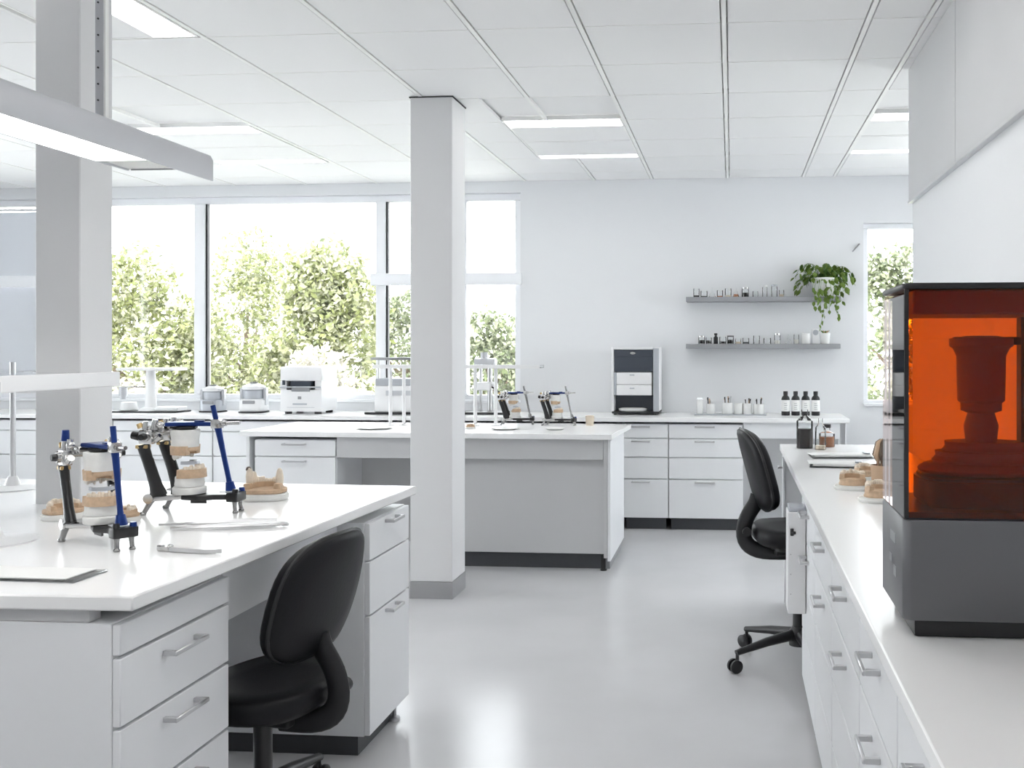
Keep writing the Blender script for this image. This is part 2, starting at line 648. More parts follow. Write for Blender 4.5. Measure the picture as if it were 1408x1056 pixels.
def cabinet(label, loc, rz, wdt, dep, zb, zt, fronts, hw=.14, plinth=True, group=None, hx=None, mat='laminate', hdrop=.045, proj=.03, pdep=.05):
    """front plane at local y=0 facing -y; fronts = [(z0, z1, has_handle)]"""
    t = thing('drawer_cabinet', label, 'cabinet', (loc[0], loc[1], 0), rz, group)
    obj('body', box(BM(), 0, wdt, .02, dep, zb, zt, .002), mat, t)
    for z0, z1, hh in fronts:
        f = obj('drawer_front', box(BM(), .003, wdt - .003, 0, .0195, z0 + .003, z1 - .003, .002), mat, t)
        if hh:
            handle(f, ((hx if hx is not None else wdt / 2), 0, z1 - hdrop), hw, proj)
    if plinth:
        obj('plinth', box(BM(), .02, wdt - .02, pdep, dep - .03, 0, zb - .001), 'plinth', t)
    return t


def slab(name, label, poly, z0, z1, bev=.003, mat='top', hole=None):
    bm = BM()
    if hole is None:
        prism(bm, poly, z0, z1, 'z', bev)
    else:
        (x0, y0), (x1, y1), (x2, y2), (x3, y3) = poly      # near-right, far-right, far-left, near-left
        hx0, hx1, hy0, hy1 = hole
        f = lambda u: y0 + (y3 - y0) * (x0 - u) / (x0 - x3)
        g = lambda u: y1 + (y2 - y1) * (x1 - u) / (x1 - x2)
        o = [(x0, y0), (hx1, f(hx1)), (hx0, f(hx0)), (x3, y3), (x2, y2), (hx0, g(hx0)), (hx1, g(hx1)), (x1, y1)]
        h = [(hx1, hy0), (hx0, hy0), (hx0, hy1), (hx1, hy1)]
        def lv(pts, z):
            return [bm.verts.new((a, b, z)) for a, b in pts]
        for z in (z0, z1):
            pass
        lo, hi, hl, hh = lv(o, z0), lv(o, z1), lv(h, z0), lv(h, z1)
        for O, Hh in ((lo, hl), (hi, hh)):
            bm.faces.new((O[0], O[1], Hh[0], Hh[3], O[6], O[7]))
            bm.faces.new((O[1], O[2], Hh[1], Hh[0]))
            bm.faces.new((O[2], O[3], O[4], O[5], Hh[2], Hh[1]))
            bm.faces.new((O[5], O[6], Hh[3], Hh[2]))
        bridge(bm, lo, hi)
        bridge(bm, hl, hh)
        bmesh.ops.recalc_face_normals(bm, faces=bm.faces[:])
        es = [e for e in bm.edges if len(e.link_faces) == 2 and e.calc_face_angle(0) > .4]
        bmesh.ops.bevel(bm, geom=es, offset=bev, segments=1, affect='EDGES')
    o = obj(name, bm, mat)
    return tag(o, label, 'worktop')


# near bench --------------------------------------------------------
slab('bench_worktop', 'thick white worktop of the near bench holding the two large articulators',
     [(-1.335, 2.09), (-1.268, 3.87), (-3.6, 3.96), (-3.6, 2.045)], TOPZ - .034, TOPZ, .004, hole=(-2.483, -2.307, 3.307, 3.498))
d1 = [(.79, .845, 0)]
cabinet('white drawer unit at the corner of the near bench with bar handles', (-1.375, 2.105), PI / 2, .485, .62, .07, .838,
        [(.762, .838, 0), (.60, .76, 1), (.42, .598, 1), (.24, .418, 1), (.07, .238, 1)], hw=.15, hdrop=.04)
t = thing('end_panel', 'pale end panel under the near bench facing the aisle', 'panel', (-2.0, 2.10, 0))
obj('panel', box(BM(), -1.6, -.0, 0, .03, .07, .838, .002), 'laminate', t)
obj('support_strip', box(BM(), -1.6, .55, .01, .05, .839, .8705), 'laminate_grey', t)
t['label'] = 'long pale end panel under the near bench left of the drawer unit'
# far unit of the bench
cabinet('white two-drawer unit at the far end of the near bench beside the column', (-1.285, 3.40), PI / 2, .43, .60, .075, .838,
        [(.70, .838, 1), (.505, .70, 0), (.075, .505, 1)], hw=.12, hdrop=.02)
fo = bpy.data.objects['drawer_cabinet.001']
bm = BM()
lathe(bm, [(0, 0), (.022, 0), (.022, .012), (.008, .018), (.008, .075), (0, .075)], (.36, .035, 0), 12)
obj('levelling_foot', bm, 'steel', fo)
t = thing('modesty_panel', 'white apron and back panel of the knee space behind the near chair', 'panel', (-1.4, 2.6, 0))
obj('apron', box(BM(), -.02, .0, .002, .79, .70, .8705, .002), 'laminate', t)
obj('back_panel', box(BM(), -.56, -.54, .002, .79, .07, .8705, .002), 'laminate', t)

# middle island -----------------------------------------------------
IY, IX0, IX1 = 6.28, -3.29, -0.77
slab('island_worktop', 'white worktop of the middle island with two small articulators on it',
     [(IX1, IY), (IX1 + .035, 7.15), (IX0 + .005, 7.2), (IX0, IY + .05)], TOPZ - .035, TOPZ, .003)
cabinet('grey-white drawer unit at the island end beside the wide window', (-3.20, 6.36), 0, .565, .74, .09, .848,
        [(.735, .848, 1), (.42, .733, 1), (.09, .418, 0)], hw=.16, hdrop=.03)
t = thing('island_bench', 'pale grey apron, panel and dark plinth of the middle island', 'island', (-1.7, 6.36, 0))
obj('apron', box(BM(), -.93, .865, 0, .02, .73, .8695, .002), 'laminate_grey', t)
obj('front_panel', box(BM(), -.20, .89, .06, .08, .105, .728, .002), 'laminate_grey', t)
obj('knee_back', box(BM(), -.93, -.202, .45, .47, .09, .728, .002), 'laminate_grey', t)
obj('knee_side', box(BM(), -.225, -.205, .085, .449, .09, .728, .002), 'laminate_grey', t)
obj('side_panel', box(BM(), .893, .913, 0, .80, .07, .8695, .002), 'laminate', t)
obj('edge_post', box(BM(), .868, .891, .0, .03, .09, .8695, .001), 'laminate_grey', t)
obj('plinth', box(BM(), -.20, .84, .10, .70, 0, .104), 'plinth', t)
obj('side_plinth', box(BM(), .842, .895, .10, .78, .0, .068), 'shelf_grey', t)
obj('left_panel', box(BM(), -1.56, -1.535, 0, .79, .07, .8695, .002), 'laminate', t)
bm = BM()
box(bm, .845, .875, .035, .065, .012, .104)
lathe(bm, [(0, 0), (.022, 0), (.022, .01), (.01, .014), (0, .014)], (.86, .05, 0), 12)
obj('levelling_foot', bm, 'black_metal', t)

# back counter along windows and wall -----------------------------------
BY = 7.83
slab('back_worktop', 'long white worktop along the windows and wall under the shelves',
     [(XL + .01, BY), (0.925, BY), (0.925, WB - .001), (XL + .01, WB - .001)], TOPZ - .035, TOPZ, .003)
FY = 7.865
cabinet('narrow white four-drawer cabinet under the milling machine', (-0.87, FY), 0, .363, .60, .095, .852,
        [(.737, .852, 1), (.585, .735, 1), (.41, .583, 0), (.095, .408, 1)], hw=.15, hx=.14, hdrop=.022, proj=.02)
cabinet('wide white four-drawer cabinet under the row of tool cups', (-0.505, FY), 0, .595, .60, .095, .852,
        [(.737, .852, 1), (.585, .735, 1), (.41, .583, 0), (.095, .408, 1)], hw=.16, hx=.29, hdrop=.022, proj=.02)
labs = ['white drawer cabinet below the blinds at the window counter', 'white drawer cabinet left of the bench pillar at the window counter',
        'white drawer cabinet right of the bench pillar at the window counter', 'white drawer cabinet below the small vacuum mixer',
        'white drawer cabinet below the white box furnace', 'white drawer cabinet behind the island drawers', 'white drawer cabinet behind the square column',
        'white drawer cabinet behind the small articulators']
xs = [-7.8, -6.95, -6.1, -5.2, -4.32, -3.46, -2.58, -1.70, -0.875]
for i in range(8):
    cabinet(labs[i], (xs[i] + .003, FY), 0, xs[i + 1] - xs[i] - .006, .60, .095, .852,
            [(.765, .852, 0), (.56, .763, 1), (.095, .558, 1)], hw=.15, hdrop=.03, proj=.02)
t = thing('desk_frame', 'white apron and leg under the worktop end below black bottles', 'desk frame', (.095, FY, 0))
obj('apron', box(BM(), 0, .76, 0, .02, .742, .8695, .002), 'laminate', t)
obj('back_panel', box(BM(), 0, .80, .56, .58, .12, .8695, .002), 'laminate_grey', t)
obj('leg', box(BM(), .765, .805, 0, .04, 0, .8695, .003), 'steel', t)
obj('leg', box(BM(), .765, .805, .51, .55, 0, .8695, .003), 'steel', t)

# right counter -----------------------------------------------------
RX, RE = .278, 5.74
slab('side_worktop', 'long white worktop along the right wall carrying the orange printer',
     [(RX, -.6), (PX - .001, -.6), (PX - .001, RE), (RX, RE)], TOPZ - .034, TOPZ, .003)
FXR = .30
us = [4.25, 3.58, 2.985, 2.345, 1.815, 1.2, .55]
ul = ['white drawer unit beside the hanging socket box of the side counter', 'white drawer unit under the dental models of the side counter',
      'white drawer unit next to the printer of the side counter, before it', 'white drawer unit below the orange printer',
      'white drawer unit just past the orange printer toward the door', 'white drawer unit at the door end of the side counter']
ul[2] = 'white drawer unit between the dental models and the printer, under the side counter'
for i in range(6):
    cabinet(ul[i], (FXR, us[i]), -PI / 2, us[i] - us[i + 1] - .004, .62, .06, .852,
            [(.675, .852, 1), (.47, .673, 1), (.27, .468, 0), (.06, .268, 0)], hw=.13, hdrop=.05)
obj('edge_rail', box(BM(), RX + .012, RX + .022, -.6, RE - .02, TOPZ - .05, TOPZ - .0345), 'steel', bpy.data.objects['side_worktop'])
t = thing('end_panel', 'white end panel at the far end of the side counter', 'panel', (FXR, 5.66, 0))
obj('panel', box(BM(), 0, .60, 0, .03, .0, .849, .002), 'laminate', t)
obj('front_strip', box(BM(), -.012, -.0005, -.03, .03, .42, .845, .001), 'laminate', t)
bm = handle_mesh(.06, .02)
obj('handle', bm, 'steel', t, (-.012, -.0, .78), (0, 0, -PI / 2))
t = thing('knee_panel', 'grey back panel of the knee space under the side counter', 'panel', (.88, 4.26, 0))
obj('back_panel', box(BM(), 0, .02, .0, 1.395, .07, .8695, .002), 'laminate_grey', t)
t = thing('socket_box', 'tall white socket box with black latch hanging at the side counter', 'socket box', (.225, 3.99, .39))
obj('case', box(BM(), 0, .072, 0, .13, 0, .41, .003), 'white_plastic', t)
obj('lid', box(BM(), .005, .070, .004, .126, .41, .428, .002), 'silver_paint', t)
bm = BM()
box(bm, .010, .024, -.006, 0, .315, .345, .002)
box(bm, .014, .032, -.010, -.004, .322, .334, .002)
obj('latch', bm, 'black_plastic', t)
for z in (.08, .16, .24):
    obj('screw', cyl(BM(), (.012, -.002, z), (.012, .0, z), .003, seg=8), 'steel', t)
obj('edge_seal', box(BM(), .0735, .0745, .01, .12, .02, .39), 'paper', t)

# ------------------------------------------------------------------ pendant lamp
t = thing('pendant_light', 'long grey pendant light hanging over the near bench', 'pendant light', (-1.74, 2.916, 1.98))
LEN = 2.6
prof = [(-.14, .034), (-.14, .046), (-.115, .078), (-.10, .082), (.118, .082), (.132, .076), (.14, .06), (.14, -.002), (.134, -.002), (.125, .03), (.085, .042), (-.132, .042), (-.134, .034)]
bm = BM()
prism(bm, prof, -LEN, 0, 'y')
obj('housing', bm, 'lamp_grey', t)
obj('diffuser', box(BM(), -.131, .078, -LEN + .05, -.16, .034, .0415), 'pendant_strip', t)
obj('end_cap', box(BM(), -.125, .12, -.004, -.0005, .0345, .041), 'chrome', t)
obj('end_reflector', box(BM(), -.131, .078, -.155, -.006, .037, .0415), 'chrome', t)
for yy in (-.335, -1.9):
    r = obj('suspension_rail', box(BM(), -.012, .012, yy - .008, yy + .008, .0825, CEIL - 1.98 - .001, .001), 'lamp_grey', t)
    bm = BM()
    for k in range(18):
        z = .12 + k * .045
        cyl(bm, (-.002, yy - .0105, z), (-.002, yy - .0082, z), .0028, seg=8)
    obj('slot_hole', bm, 'gasket', r)
    obj('lit_edge', box(BM(), .0122, .018, yy - .007, yy + .007, .0825, CEIL - 1.98 - .001), 'rail', r)  # white strip stands for the lit edge of the rail

# ------------------------------------------------------------------ task chairs


def chair(label, loc, rz, seat_h, group, off=.62):
    """local +y is the way the chair faces"""
    t = thing('task_chair', label, 'chair', (loc[0], loc[1], 0), rz, group)
    s = seat_h
    # seat cushion
    bm = BM()
    prev = None
    out = squircle(.225, .215, 36, 2.8)
    levels = [(.90, -.075), (.985, -.055), (1.0, -.03), (.985, -.01), (.93, .0), (.6, -.006)]
    for f, dz in levels:
        rg = [bm.verts.new((x * f, y * f - .01 * (1 - f), s + dz - .02 * (y > .12) * (y - .12) / .1)) for x, y in out]
        if prev:
            bridge(bm, prev, rg)
        else:
            bm.faces.new(rg[::-1])
        prev = rg
    bm.faces.new(prev)
    obj('seat', bm, 'black_fabric', t, smooth=60)
    bm = BM()
    prism(bm, [(x * .55, y * .62) for x, y in out], s - .105, s - .076, 'z')
    box(bm, -.05, .05, -.12, .10, s - .135, s - .1045, .008)
    obj('seat_mechanism', bm, 'black_plastic', t)
    # backrest: curved pad
    bm = BM()
    bz = s + .262
    W, Hh = .215, .185
    pts = squircle(W, Hh, 40, 3.0)
    def back(x, z, f, off):
        tz = z / Hh
        yy = -.235 - .05 * tz + .085 * (x / W) ** 2 * .55 + .012 * tz * tz
        taper = 1 - .07 * max(0, tz)
        return (x * taper, yy + off, bz + z)
    prev = None
    rings = [(.55, -.014), (.86, -.016), (.96, -.012), (1.0, 0), (1.0, .010), (.985, .03), (.94, .045), (.84, .052), (.5, .05)]
    for f, off in rings:
        rg = [bm.verts.new(back(x * f, z * f, f, off)) for x, z in pts]
        if prev:
            bridge(bm, prev, rg)
        else:
            bm.faces.new(rg[::-1])
        prev = rg
    bm.faces.new(prev)
    bk = obj('backrest', bm, 'black_fabric', t, smooth=60)
    bm = BM()
    pl = []
    for i in range(40):
        x, z = pts[i]
        pl.append(back(x * 1.002, z * 1.002, 1, .004))
    pl.append(pl[0])
    tube(bm, pl, .0065, 6, cap=False)
    obj('piping', bm, 'black_plastic', bk, smooth=60)
    # J-shaped spine
    bm = BM()
    path = [(0, -.190, bz - .12), (0, -.200, bz - .16), (0, -.225, s + .07), (0, -.252, s + .02), (0, -.262, s - .05), (0, -.235, s - .10), (0, -.17, s - .125), (0, -.06, s - .125)]
    sm = []
    for i in range(len(path) - 1):
        a, b = Vector(path[i]), Vector(path[i + 1])
        for k in range(3):
            sm.append(a.lerp(b, k / 3))
    sm.append(Vector(path[-1]))
    for _ in range(3):
        sm = [sm[0]] + [(sm[i - 1] + sm[i] * 2 + sm[i + 1]) / 4 for i in range(1, len(sm) - 1)] + [sm[-1]]
    tube(bm, sm, .036, 14, rv=.016)
    obj('spine', bm, 'black_plastic', t, smooth=60)
    bm = BM()
    cyl(bm, (.034, -.25, s - .02), (.058, -.25, s - .02), .02, seg=14)
    obj('adjustment_knob', bm, 'black_plastic', t)
    bm = BM()
    cyl(bm, (0, 0, .10), (0, 0, .34), .028)
    cyl(bm, (0, 0, .34), (0, 0, s - .13), .016)
    obj('gas_column', bm, 'black_metal', t)
    bm = BM()
    lathe(bm, [(0, .085), (.045, .085), (.045, .15), (.03, .17), (0, .17)])
    obj('hub', bm, 'black_plastic', t)
    for k in range(5):
        a = 2 * PI * k / 5 + off
        d = Vector((math.cos(a), math.sin(a), 0))
        bm = BM()
        tube(bm, [d * .03 + Vector((0, 0, .135)), d * .17 + Vector((0, 0, .118)), d * .33 + Vector((0, 0, .088))], [.026, .023, .016], 10, rv=[.026, .020, .013])
        leg = obj('base_leg', bm, 'black_plastic', t, smooth=60)
        bm = BM()
        p = d * .325
        n = Vector((-d.y, d.x, 0))
        cyl(bm, p + Vector((0, 0, .045)), p + Vector((0, 0, .09)), .008, seg=8)
        for sgn in (-1, 1):
            c = p + Vector((0, 0, .030)) + d * .012
            q = c + n * (sgn * .008)
            e = c + n * (sgn * .026)
            tube(bm, [q, q.lerp(e, .7), e], [.030, .030, .023], 16)
        obj('caster', bm, 'black_plastic', leg)
    return t


chair('black upholstered task chair tucked into the near bench', (-1.415, 2.865), R(90 - 9), .467, None)
chair('black upholstered task chair pushed to the long side counter', (.31, 4.60), R(-90 + 8), .64, None, R(10))

# ------------------------------------------------------------------ dental pieces


def arch_pts(a, b, n):
    return [(a * math.cos(t), b * math.sin(t)) for t in [PI * (.04 + .92 * i / (n - 1)) for i in range(n)]]


def horseshoe(bm, a, b, wd, z0, z1, tilt=0.0, back=.012):
    """U-shaped solid, open side toward -y"""
    n = 18
    o = [(a + wd / 2, -back)] + arch_pts(a + wd / 2, b + wd / 2, n) + [(-a - wd / 2, -back)]
    i = [(a - wd / 2, -back)] + arch_pts(a - wd / 2, b - wd / 2, n) + [(-a + wd / 2, -back)]
    m = len(o)
    zz = lambda p, z: z + tilt * p[1]
    O0 = [bm.verts.new((*p, zz(p, z0))) for p in o]
    O1 = [bm.verts.new((p[0] * .96, p[1] * .97, zz(p, z1))) for p in o]
    I0 = [bm.verts.new((*p, zz(p, z0))) for p in i]
    I1 = [bm.verts.new((p[0] * 1.05, p[1] * 1.03, zz(p, z1))) for p in i]
    for k in range(m - 1):
        bm.faces.new((O0[k], O0[k + 1], O1[k + 1], O1[k]))
        bm.faces.new((I0[k + 1], I0[k], I1[k], I1[k + 1]))
        bm.faces.new((O1[k], O1[k + 1], I1[k + 1], I1[k]))
        bm.faces.new((O0[k + 1], O0[k], I0[k], I0[k + 1]))
    bm.faces.new((O0[0], O1[0], I1[0], I0[0]))
    bm.faces.new((O0[-1], I0[-1], I1[-1], O1[-1]))
    return bm


def tooth_row(bm, a, b, z, h, n=14, tilt=0.0, r=None, jit=.25, saddle=False):
    pts = arch_pts(a, b, n)
    for k, (x, y) in enumerate(pts):
        mid = abs(k - (n - 1) / 2) / ((n - 1) / 2)
        rr = (r or a * .15) * (.8 + .45 * mid)
        hh = h * (1.0 - .25 * mid) * (1 + jit * (rnd.random() - .5))
        if saddle:
            hh = h * (.45 + 1.35 * mid ** 1.6) * (1 + jit * (rnd.random() - .5))
        ang = math.atan2(y / b, x / a)
        zz = z + tilt * y
        u = Vector((math.cos(ang), math.sin(ang), 0))
        v = Vector((-math.sin(ang), math.cos(ang), 0))
        prev = None
        for f, ru, rv in ((0, .9, .85), (.5, 1.0, 1.0), (.85, .75, .85), (1.0, .35, .6)):
            rg = ring(bm, (x, y, zz + hh * f), u, v, rr * ru, rr * rv, 8)
            if prev:
                bridge(bm, prev, rg)
            else:
                bm.faces.new(rg[::-1])
            prev = rg
        bm.faces.new(prev)
    return bm


def plaster_lump(bm, a, b, z0, z1, wob=.03, seed=1, lean=0.0, top=1.0):
    r = random.Random(seed)
    prev = None
    N = 24
    ph = r.random() * 6
    for k in range(6):
        f = k / 5
        s = 1 + wob * math.sin(f * 5 + ph)
        s *= (1 + (top - 1) * f)
        if k in (0, 5):
            s *= .96
        rg = [bm.verts.new((math.cos(2 * PI * i / N) * a * s * (1 + wob * .6 * math.sin(3 * 2 * PI * i / N + ph)), math.sin(2 * PI * i / N) * b * s + lean * f, z0 + (z1 - z0) * f)) for i in range(N)]
        if prev:
            bridge(bm, prev, rg)
        else:
            bm.faces.new(rg[::-1])
        prev = rg
    bm.faces.new(prev)
    return bm


def articulator(label, loc, rz, sc, group):
    """rear at local -x, front at +x; about 0.28 m long and 0.36 m to the pin top"""
    t = thing('dental_articulator', label, 'articulator', loc, rz, group, sc)
    # lower frame
    bm = BM()
    prism(bm, [(-.035, -.028), (.03, -.045), (.075, -.022), (.115, -.022), (.135, -.034), (.158, -.034), (.158, .034), (.135, .034), (.115, .022), (.075, .022), (.03, .045), (-.035, .028)], .044, .062, 'z', .003)
    prism(bm, [(.0, -.03), (.055, -.03), (.045, -.02), (.01, -.02)], .034, .046, 'z')
    box(bm, .122, .162, -.036, .036, .038, .070, .006, 2)
    obj('lower_frame', bm, 'black_metal', t)
    bm = BM()
    prism(bm, [(-.128, -.075), (-.10, -.078), (-.03, -.028), (-.03, .028), (-.10, .078), (-.128, .075)], .046, .066, 'z', .004)
    for s in (-1, 1):
        cyl(bm, (-.118, s * .082, .056), (-.118, s * .060, .056), .017)
    obj('rear_block', bm, 'chrome', t)
    for s in (-1, 1):
        bm = BM()
        tube(bm, [(-.112, s * .07, .05), (-.126, s * .072, .025), (-.137, s * .073, .006)], [.011, .009, .008], 10)
        lathe(bm, [(0, 0), (.010, 0), (.012, .006), (.008, .012), (0, .012)], (-.139, s * .073, 0), 10)
        obj('rear_foot', bm, 'dark_steel', t)
    for s in (-1, 1):
        bm = BM()
        tube(bm, [(.145, s * .02, .042), (.147, s * .021, .02), (.149, s * .022, .006)], [.009, .007, .007], 10)
        lathe(bm, [(0, 0), (.009, 0), (.010, .005), (.006, .01), (0, .01)], (.149, s * .022, 0), 10)
        obj('front_foot', bm, 'dark_steel', t)
        obj('thumb_screw', cyl(BM(), (.150, s * .024, .068), (.150, s * .024, .082), .011, .009), 'black_metal' if s < 0 else 'blue_metal', t)
    # rear posts: broad, curved
    for s in (-1, 1):
        bm = BM()
        Y_ = s * .066
        tube(bm, [(-.142, Y_, .234), (-.138, Y_, .218), (-.126, Y_, .18), (-.112, Y_, .14), (-.099, Y_, .10), (-.090, Y_, .072), (-.088, Y_, .064)],
             [.016, .014, .013, .013, .014, .016, .017], 16, rv=[.021, .020, .0185, .019, .022, .028, .030])
        tube(bm, [(-.112, Y_, .19), (-.092, Y_, .13), (-.070, Y_, .066)], [.006, .006, .007], 8, rv=[.004, .005, .008])
        p = obj('rear_post', bm, 'black_metal', t)
        obj('collar', box(BM(), -.162, -.122, s * .066 - .014, s * .066 + .014, .222, .234, .002), 'brass', p)
    # condylar housings and axis
    bm = BM()
    cyl(bm, (-.125, -.07, .268), (-.125, .07, .268), .010)
    box(bm, -.14, -.085, -.045, .045, .272, .296, .004)
    cyl(bm, (-.088, 0, .288), (-.060, 0, .292), .012)
    obj('axis_bar', bm, 'chrome', t)
    for s in (-1, 1):
        bm = BM()
        box(bm, -.152, -.105, s * .066 - .014, s * .066 + .014, .236, .284, .006, 2)
        cyl(bm, (-.128, s * .062, .262), (-.128, s * .092, .262), .017)
        cyl(bm, (-.10, s * .066, .25), (-.082, s * .066, .262), .011)
        cyl(bm, (-.136, s * .066, .284), (-.134, s * .066, .312), .010, .008)
        cyl(bm, (-.108, s * .060, .284), (-.104, s * .060, .318), .011, .009)
        bmesh.ops.create_icosphere(bm, subdivisions=2, radius=.012, matrix=Matrix.Translation((-.085, s * .066, .30)))
        h = obj('condylar_housing', bm, 'chrome', t)
        obj('lock_knob', cyl(BM(), (-.154, s * .066, .262), (-.178, s * .066, .266), .015, .013), 'black_metal', h)
        obj('side_knob', cyl(BM(), (-.128, s * .093, .262), (-.128, s * .106, .262), .012, .010), 'black_metal', h)
        obj('brass_knob', cyl(BM(), (-.150, s * .066, .290), (-.156, s * .066, .304), .010, .009), 'brass', h)
    # upper frame
    bm = BM()
    prism(bm, [(-.085, -.040), (-.05, -.030), (.0, -.018), (.07, -.013), (.07, .013), (.0, .018), (-.05, .030), (-.085, .040)], .292, .306, 'z', .003)
    box(bm, .0, .032, -.008, .008, .306, .311, .002)
    obj('upper_frame', bm, 'blue_metal', t)
    bm = BM()
    lathe(bm, [(0, .280), (.03, .280), (.034, .284), (.034, .2915), (0, .2915)], (-.03, 0, 0), 20)
    box(bm, -.082, .005, -.012, .012, .284, .2915, .002)
    obj('mounting_plate', bm, 'black_metal', t)
    bm = BM()
    box(bm, .060, .094, -.016, .016, .284, .316, .005, 2)
    cyl(bm, (.09, 0, .300), (.155, 0, .303), .006)
    cyl(bm, (.094, 0, .300), (.108, 0, .301), .010)
    obj('pin_clamp', bm, 'chrome', t)
    # incisal pin, slanted
    bm = BM()
    tube(bm, [(.062, 0, .362), (.070, 0, .325), (.078, 0, .298)], [.0085, .0085, .008], 12)
    tube(bm, [(.078, 0, .292), (.083, 0, .27), (.10, 0, .19), (.116, 0, .115), (.121, 0, .09)], [.0125, .0105, .0085, .0085, .010], 12)
    tube(bm, [(.119, 0, .103), (.125, 0, .069)], [.013, .019], 14)
    obj('incisal_pin', bm, 'blue_metal', t)
    obj('incisal_table', box(BM(), .095, .15, -.026, .026, .0705, .074, .001), 'silver_paint', t)
    # mounted casts
    cx = -.018
    bm = BM()
    lathe(bm, [(0, .064), (.052, .064), (.054, .068), (.054, .084), (.050, .088), (0, .088)], (cx, 0, 0), 24)
    obj('lower_mounting_ring', bm, 'plaster', t)
    bm = plaster_lump(BM(), .046, .050, .089, .122, .02, 3)
    p = obj('lower_plaster', bm, 'plaster', t, (cx, 0, 0))
    bm = BM()
    horseshoe(bm, .036, .040, .030, .119, .148, 0, .02)
    plaster_lump(bm, .036, .036, .119, .132, .03, 5)
    lowr = obj('lower_cast', bm, 'tan_stone', t, (cx, 0, 0), (0, 0, -PI / 2))
    obj('tooth_row', tooth_row(BM(), .040, .042, .144, .021, 14, 0, .0062, .6), 'tooth', lowr, smooth=60)
    bm = plaster_lump(BM(), .044, .046, .222, .28, .04, 9, 0.0, 1.04)
    obj('upper_plaster', bm, 'plaster', t, (cx - .014, 0, 0))
    bm = BM()
    horseshoe(bm, .036, .040, .030, -.03, 0.0, 0, .02)
    plaster_lump(bm, .038, .036, -.030, -.012, .03, 6)
    up = obj('upper_cast', bm, 'tan_stone', t, (cx - .008, 0, .196), (PI, 0, -PI / 2))
    obj('tooth_row', tooth_row(BM(), .040, .042, -.004, .020, 14, 0, .0062, .5), 'tooth_white', up, smooth=60)
    obj('bite_wax', horseshoe(BM(), .030, .032, .010, .164, .175, 0, .01), 'silver_paint', t, (cx - .004, 0, 0), (0, 0, -PI / 2))
    return t


art = articulator('larger-looking blue and black articulator with casts beside the loose jaw model', (-1.815, 3.19, TOPZ), R(3), 1.0, None)
art['label'] = 'blue and black dental articulator with casts beside the loose jaw model'
a1 = dup(art, (-1.772, 2.645, TOPZ), R(-36), 'blue and black dental articulator with dark rear post beside the bench shelf post', None, .93)
bm = BM()
cyl(bm, (-.128, -.066, .312), (-.126, -.066, .345), .012, .010)
obj('blue_knob', bm, 'blue_metal', a1)
a3 = dup(art, (-1.555, 7.03, TOPZ), R(4), 'small articulator with casts on the island beside the raised shelf', None, .78)
a4 = dup(art, (-1.24, 7.00, TOPZ), R(-8), 'small articulator with casts on the island nearest the milling machine', None, .78)
for a in (a3, a4):
    for c in a.children:
        if c.name.startswith('incisal_pin'):
            c.material_slots[0].link = 'OBJECT'
            c.material_slots[0].material = MATS['dark_steel']


def jaw_model(label, loc, rz, sc=1.0, tall=False):
    t = thing('dental_model', label, 'dental model', loc, rz, None, sc)
    bm = BM()
    pts = [(x * 1.0, y) for x, y in squircle(.062, .05, 26, 3.0)]
    prism(bm, [(x, y + .01) for x, y in pts], 0, .020, 'z', .004, 2)
    obj('plaster_base', bm, 'plaster', t)
    bm = BM()
    prism(bm, [(x * .93, y * .93 + .01) for x, y in pts], .020, .034, 'z', .003)
    horseshoe(bm, .042, .046, .020, .032, .048, 0, .02)
    obj('gum_cast', bm, 'tan_stone', t)
    bm = BM()
    tooth_row(bm, .042, .045, .044, .024 if tall else .018, 15, 0, .0085 if tall else .0075, .5, tall)
    obj('tooth_row', bm, 'tooth', t, smooth=60)
    if tall:
        bm = BM()
        bmesh.ops.create_icosphere(bm, subdivisions=2, radius=.008, matrix=Matrix.Translation((-.044, .006, .086)))
        obj('dark_cap', bm, 'bristle', t)
    return t


jaw_model('loose tan jaw model on white base beside the articulator', (-1.705, 3.46, TOPZ), R(8), 1.3, True)
jaw_model('small tan jaw model in front of the bench pillar', (-2.16, 3.02, TOPZ), R(60), 1.0, False)
jaw_model('small tan jaw model behind the articulator pin by the bench pillar', (-1.95, 3.0, TOPZ), R(-30), .8, False)

# tools on the near bench ---------------------------------------------
t = thing('tweezers', 'long steel tweezers lying on the near bench worktop', 'tweezers', (-1.545, 2.905, TOPZ), R(17))
for s in (-1, 1):
    bm = BM()
    tube(bm, [(-.165, s * .002, .008), (-.10, s * .010, .009), (.02, s * .018, .010), (.13, s * .014, .010), (.172, s * .004, .010)], [.003, .006, .009, .009, .006], 8, rv=[.003, .004, .006, .006, .005])
    obj('arm', bm, 'steel', t)
obj('joint', box(BM(), .155, .178, -.007, .007, .002, .011, .002), 'steel', t)
t = thing('wax_knife', 'steel carving instrument lying across the tweezers on the near bench', 'instrument', (-1.56, 2.925, TOPZ), R(17))
bm = BM()
tube(bm, [(-.13, .04, .010), (-.09, .04, .010), (.06, .042, .010), (.14, .044, .009)], [.004, .009, .009, .006], 8)
obj('shaft', bm, 'steel', t)
bm = BM()
prism(bm, [(-.205, .036), (-.17, .030), (-.128, .035), (-.128, .045), (-.17, .046)], .006, .012, 'z')
obj('blade', bm, 'steel', t)
t = thing('spatula', 'short flat steel spatula lying by the bench edge', 'spatula', (-1.47, 2.555, TOPZ), R(-9))
obj('handle', box(BM(), -.098, -.055, -.011, .011, 0, .018, .004), 'chrome', t)
bm = BM()
prism(bm, [(-.056, -.011), (.06, -.013), (.098, .006), (.085, .013), (-.056, .011)], .002, .013, 'z')
obj('blade', bm, 'steel', t)
